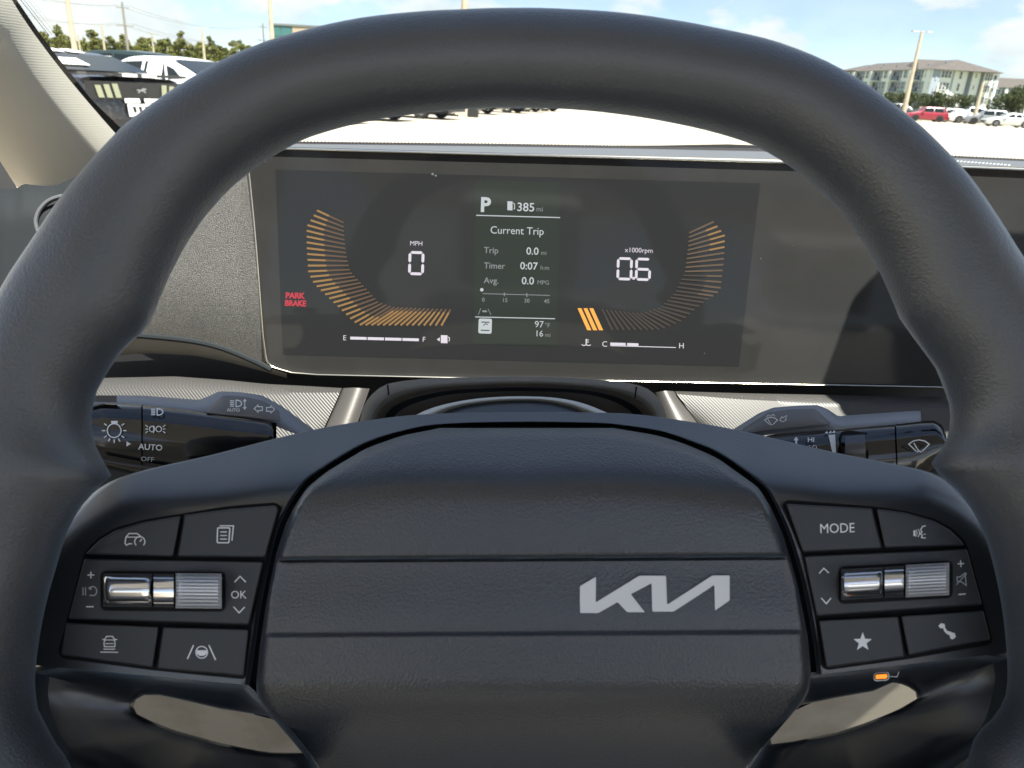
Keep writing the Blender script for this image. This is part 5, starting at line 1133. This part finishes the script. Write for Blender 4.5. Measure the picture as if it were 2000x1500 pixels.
for k in range(nb):
    a = k * bw
    bx_('pilaster', a + bw * .86, a + bw * .98, 0, ze - .1, .02, .9, 'aptwhite'); bx_('bay_panel', a + .3, a + bw * .42, ze - fh, ze - .05, .015, .05, 'aptwhite')
    for f in range(4):
        z0 = f * fh
        b_ = bx_('balcony', a + bw * .56, a + bw * .84, z0 + .25, z0 + fh - .35, .02, .06, 'winglass'); bx_('balcony_rail', a + bw * .56, a + bw * .84, z0 + .25, z0 + 1.25, .3, .36, 'aptdark', b_); bx_('balcony_floor', a + bw * .54, a + bw * .86, z0 + .08, z0 + .24, .02, .9, 'aptwhite', b_)
        window(bx_, a + bw * .05, a + bw * .32, z0 + .7, z0 + 2.55, 2)
        window(bx_, a + bw * .38, a + bw * .51, z0 + .7, z0 + 2.55, 1)
bx_, Lr, pl2 = facade('front_wall', C0, CR, 0, ze, apt, 'aptwhite', 2.0)
for a0, a1 in ((.30, .325), (.535, .59), (.735, .77)): bx_('wall_strip', Lr * a0, Lr * a1, 0, ze - .05, .02, .3 if a0 > .5 else .06, 'aptdark' if a0 > .5 else 'aptgrey')
for f in range(4):
    z0 = f * fh
    b_ = bx_('balcony', Lr * .04, Lr * .10, z0 + .3, z0 + fh - .4, .02, .06, 'winglass'); bx_('balcony_rail', Lr * .04, Lr * .10, z0 + .3, z0 + 1.2, .2, .26, 'aptgrey', b_)
    window(bx_, Lr * .125, Lr * .28, z0 + .9, z0 + 2.5, 3)
    window(bx_, Lr * .40, Lr * .445, z0 + .8, z0 + 2.5, 1)
    window(bx_, Lr * .645, Lr * .675, z0 + 1.3, z0 + 2.3, 1)
    window(bx_, Lr * .80, Lr * .92, z0 + .9, z0 + 2.5, 3)
    b_ = bx_('balcony', Lr * .945, Lr * .985, z0 + .3, z0 + fh - .4, .02, .06, 'winglass'); bx_('balcony_rail', Lr * .945, Lr * .985, z0 + .3, z0 + 1.2, .2, .26, 'aptgrey', b_)
bx_('band_course', 0, Lr, fh * .98, fh * 1.02, .02, .07, 'aptgrey')
def roof(parent, pts, ridge, name='roof', m_='shingle'):
    V = [Vector(p) - parent.location for p in pts] + [Vector(p) - parent.location for p in ridge]
    return obj(name, V, [(0, 1, 5, 4), (1, 2, 5), (2, 3, 4, 5), (3, 0, 4), (3, 2, 1, 0)], m_, parent, smooth=False)
def hip(parent, a, b, depth, z, rise, over=.7, inset_=.35):
    """hipped roof over the wall a-b, running back by depth away from the camera"""
    d = (b - a).normalized(); n = Vector((d.y, -d.x, 0)); n = -n if n.dot(CAM - a) > 0 else n
    p = [a - d * over - n * over, b + d * over - n * over, b + d * over + n * (depth + over), a - d * over + n * (depth + over)]
    q = [a.lerp(b, inset_) + n * depth / 2, a.lerp(b, 1 - inset_) + n * depth / 2]
    up = lambda v_, z_: Vector((v_.x, v_.y, z_))
    return roof(parent, [up(x, z) for x in p], [up(x, z + rise) for x in q])
hip(apt, CL, C0, 17, ze + .0, 2.6, inset_=.10); hip(apt, C0.lerp(CL, .12), C0.lerp(CR, .56), 16, ze + .004, 2.7, inset_=.12); hip(apt, C0.lerp(CR, .50), CR, 14, ze + .10, 1.6, inset_=.28)
hip(apt, CL, CL.lerp(C0, .2), 12, ze + .2, 1.9, inset_=.4)
for k in range(9):
    q = CL.lerp(C0, .12 + k * .1); dd = (C0 - CL).normalized(); n = Vector((dd.y, -dd.x, 0)); n = -n if n.dot(CAM - q) > 0 else n
    c_ = q + n * (2.2 + (k % 3) * 1.6) + Vector((0, 0, ze + (2.2 + (k % 3) * 1.6) / 8.5 * 2.6 * .95)) - apt.location; box('roof_vent', (c_.x - .45, c_.x + .45, c_.y - .3, c_.y + .3, c_.z - .3, c_.z + .35), 'aptdark', apt)
# rear part of the block so that it has depth
dd = (CR - C0).normalized(); n = Vector((dd.y, -dd.x, 0)); n = -n if n.dot(CAM - C0) > 0 else n
e = CR + n * 16; bx2, _, _ = facade('end_wall', CR, e, 0, ze, apt, 'aptwhite', .5)
apt2 = thing('second_apartment_building', 'lower brown-roofed apartment block at the right edge of the picture', 'building', (0, 0, 0))
D0 = at_y(1944, 170, 240); D1 = at_y(2120, 170, 236); z2 = at_y(1960, 171, 240).z; D0 = Vector((D0.x, D0.y, 0)); D1 = Vector((D1.x, D1.y, 0)); apt2.location = D0
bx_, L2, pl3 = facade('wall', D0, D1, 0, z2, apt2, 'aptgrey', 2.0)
for f in range(3):
    for k in range(7): window(bx_, L2 * (.03 + k * .135), L2 * (.03 + k * .135) + 2.2, f * z2 / 3 + .9, f * z2 / 3 + 2.3, 2)
for k in range(6): bx_('pilaster', L2 * (.115 + k * .135), L2 * (.115 + k * .135) + .8, 0, z2 - .1, .02, .5, 'aptwhite')
hip(apt2, D0, D1, 16, z2, 2.9, inset_=.1)
# fence before the trees
fe_ = thing('picket_fence', 'low pale board fence behind the red car', 'fence', at_y(1795, 215, 112).xy.to_3d())
f0 = at_y(1795, 215, 112); f1 = at_y(1842, 217, 111)
for k in range(24):
    x = (f1.x - f0.x) * k / 24; box('board', (x, x + (f1.x - f0.x) / 24 * .82, -.03, .03, .05, 1.75), 'tan', fe_)
box('rail', (0, f1.x - f0.x, .04, .10, .4, .5), 'tan', fe_); box('rail', (0, f1.x - f0.x, .04, .10, 1.3, 1.4), 'tan', fe_)
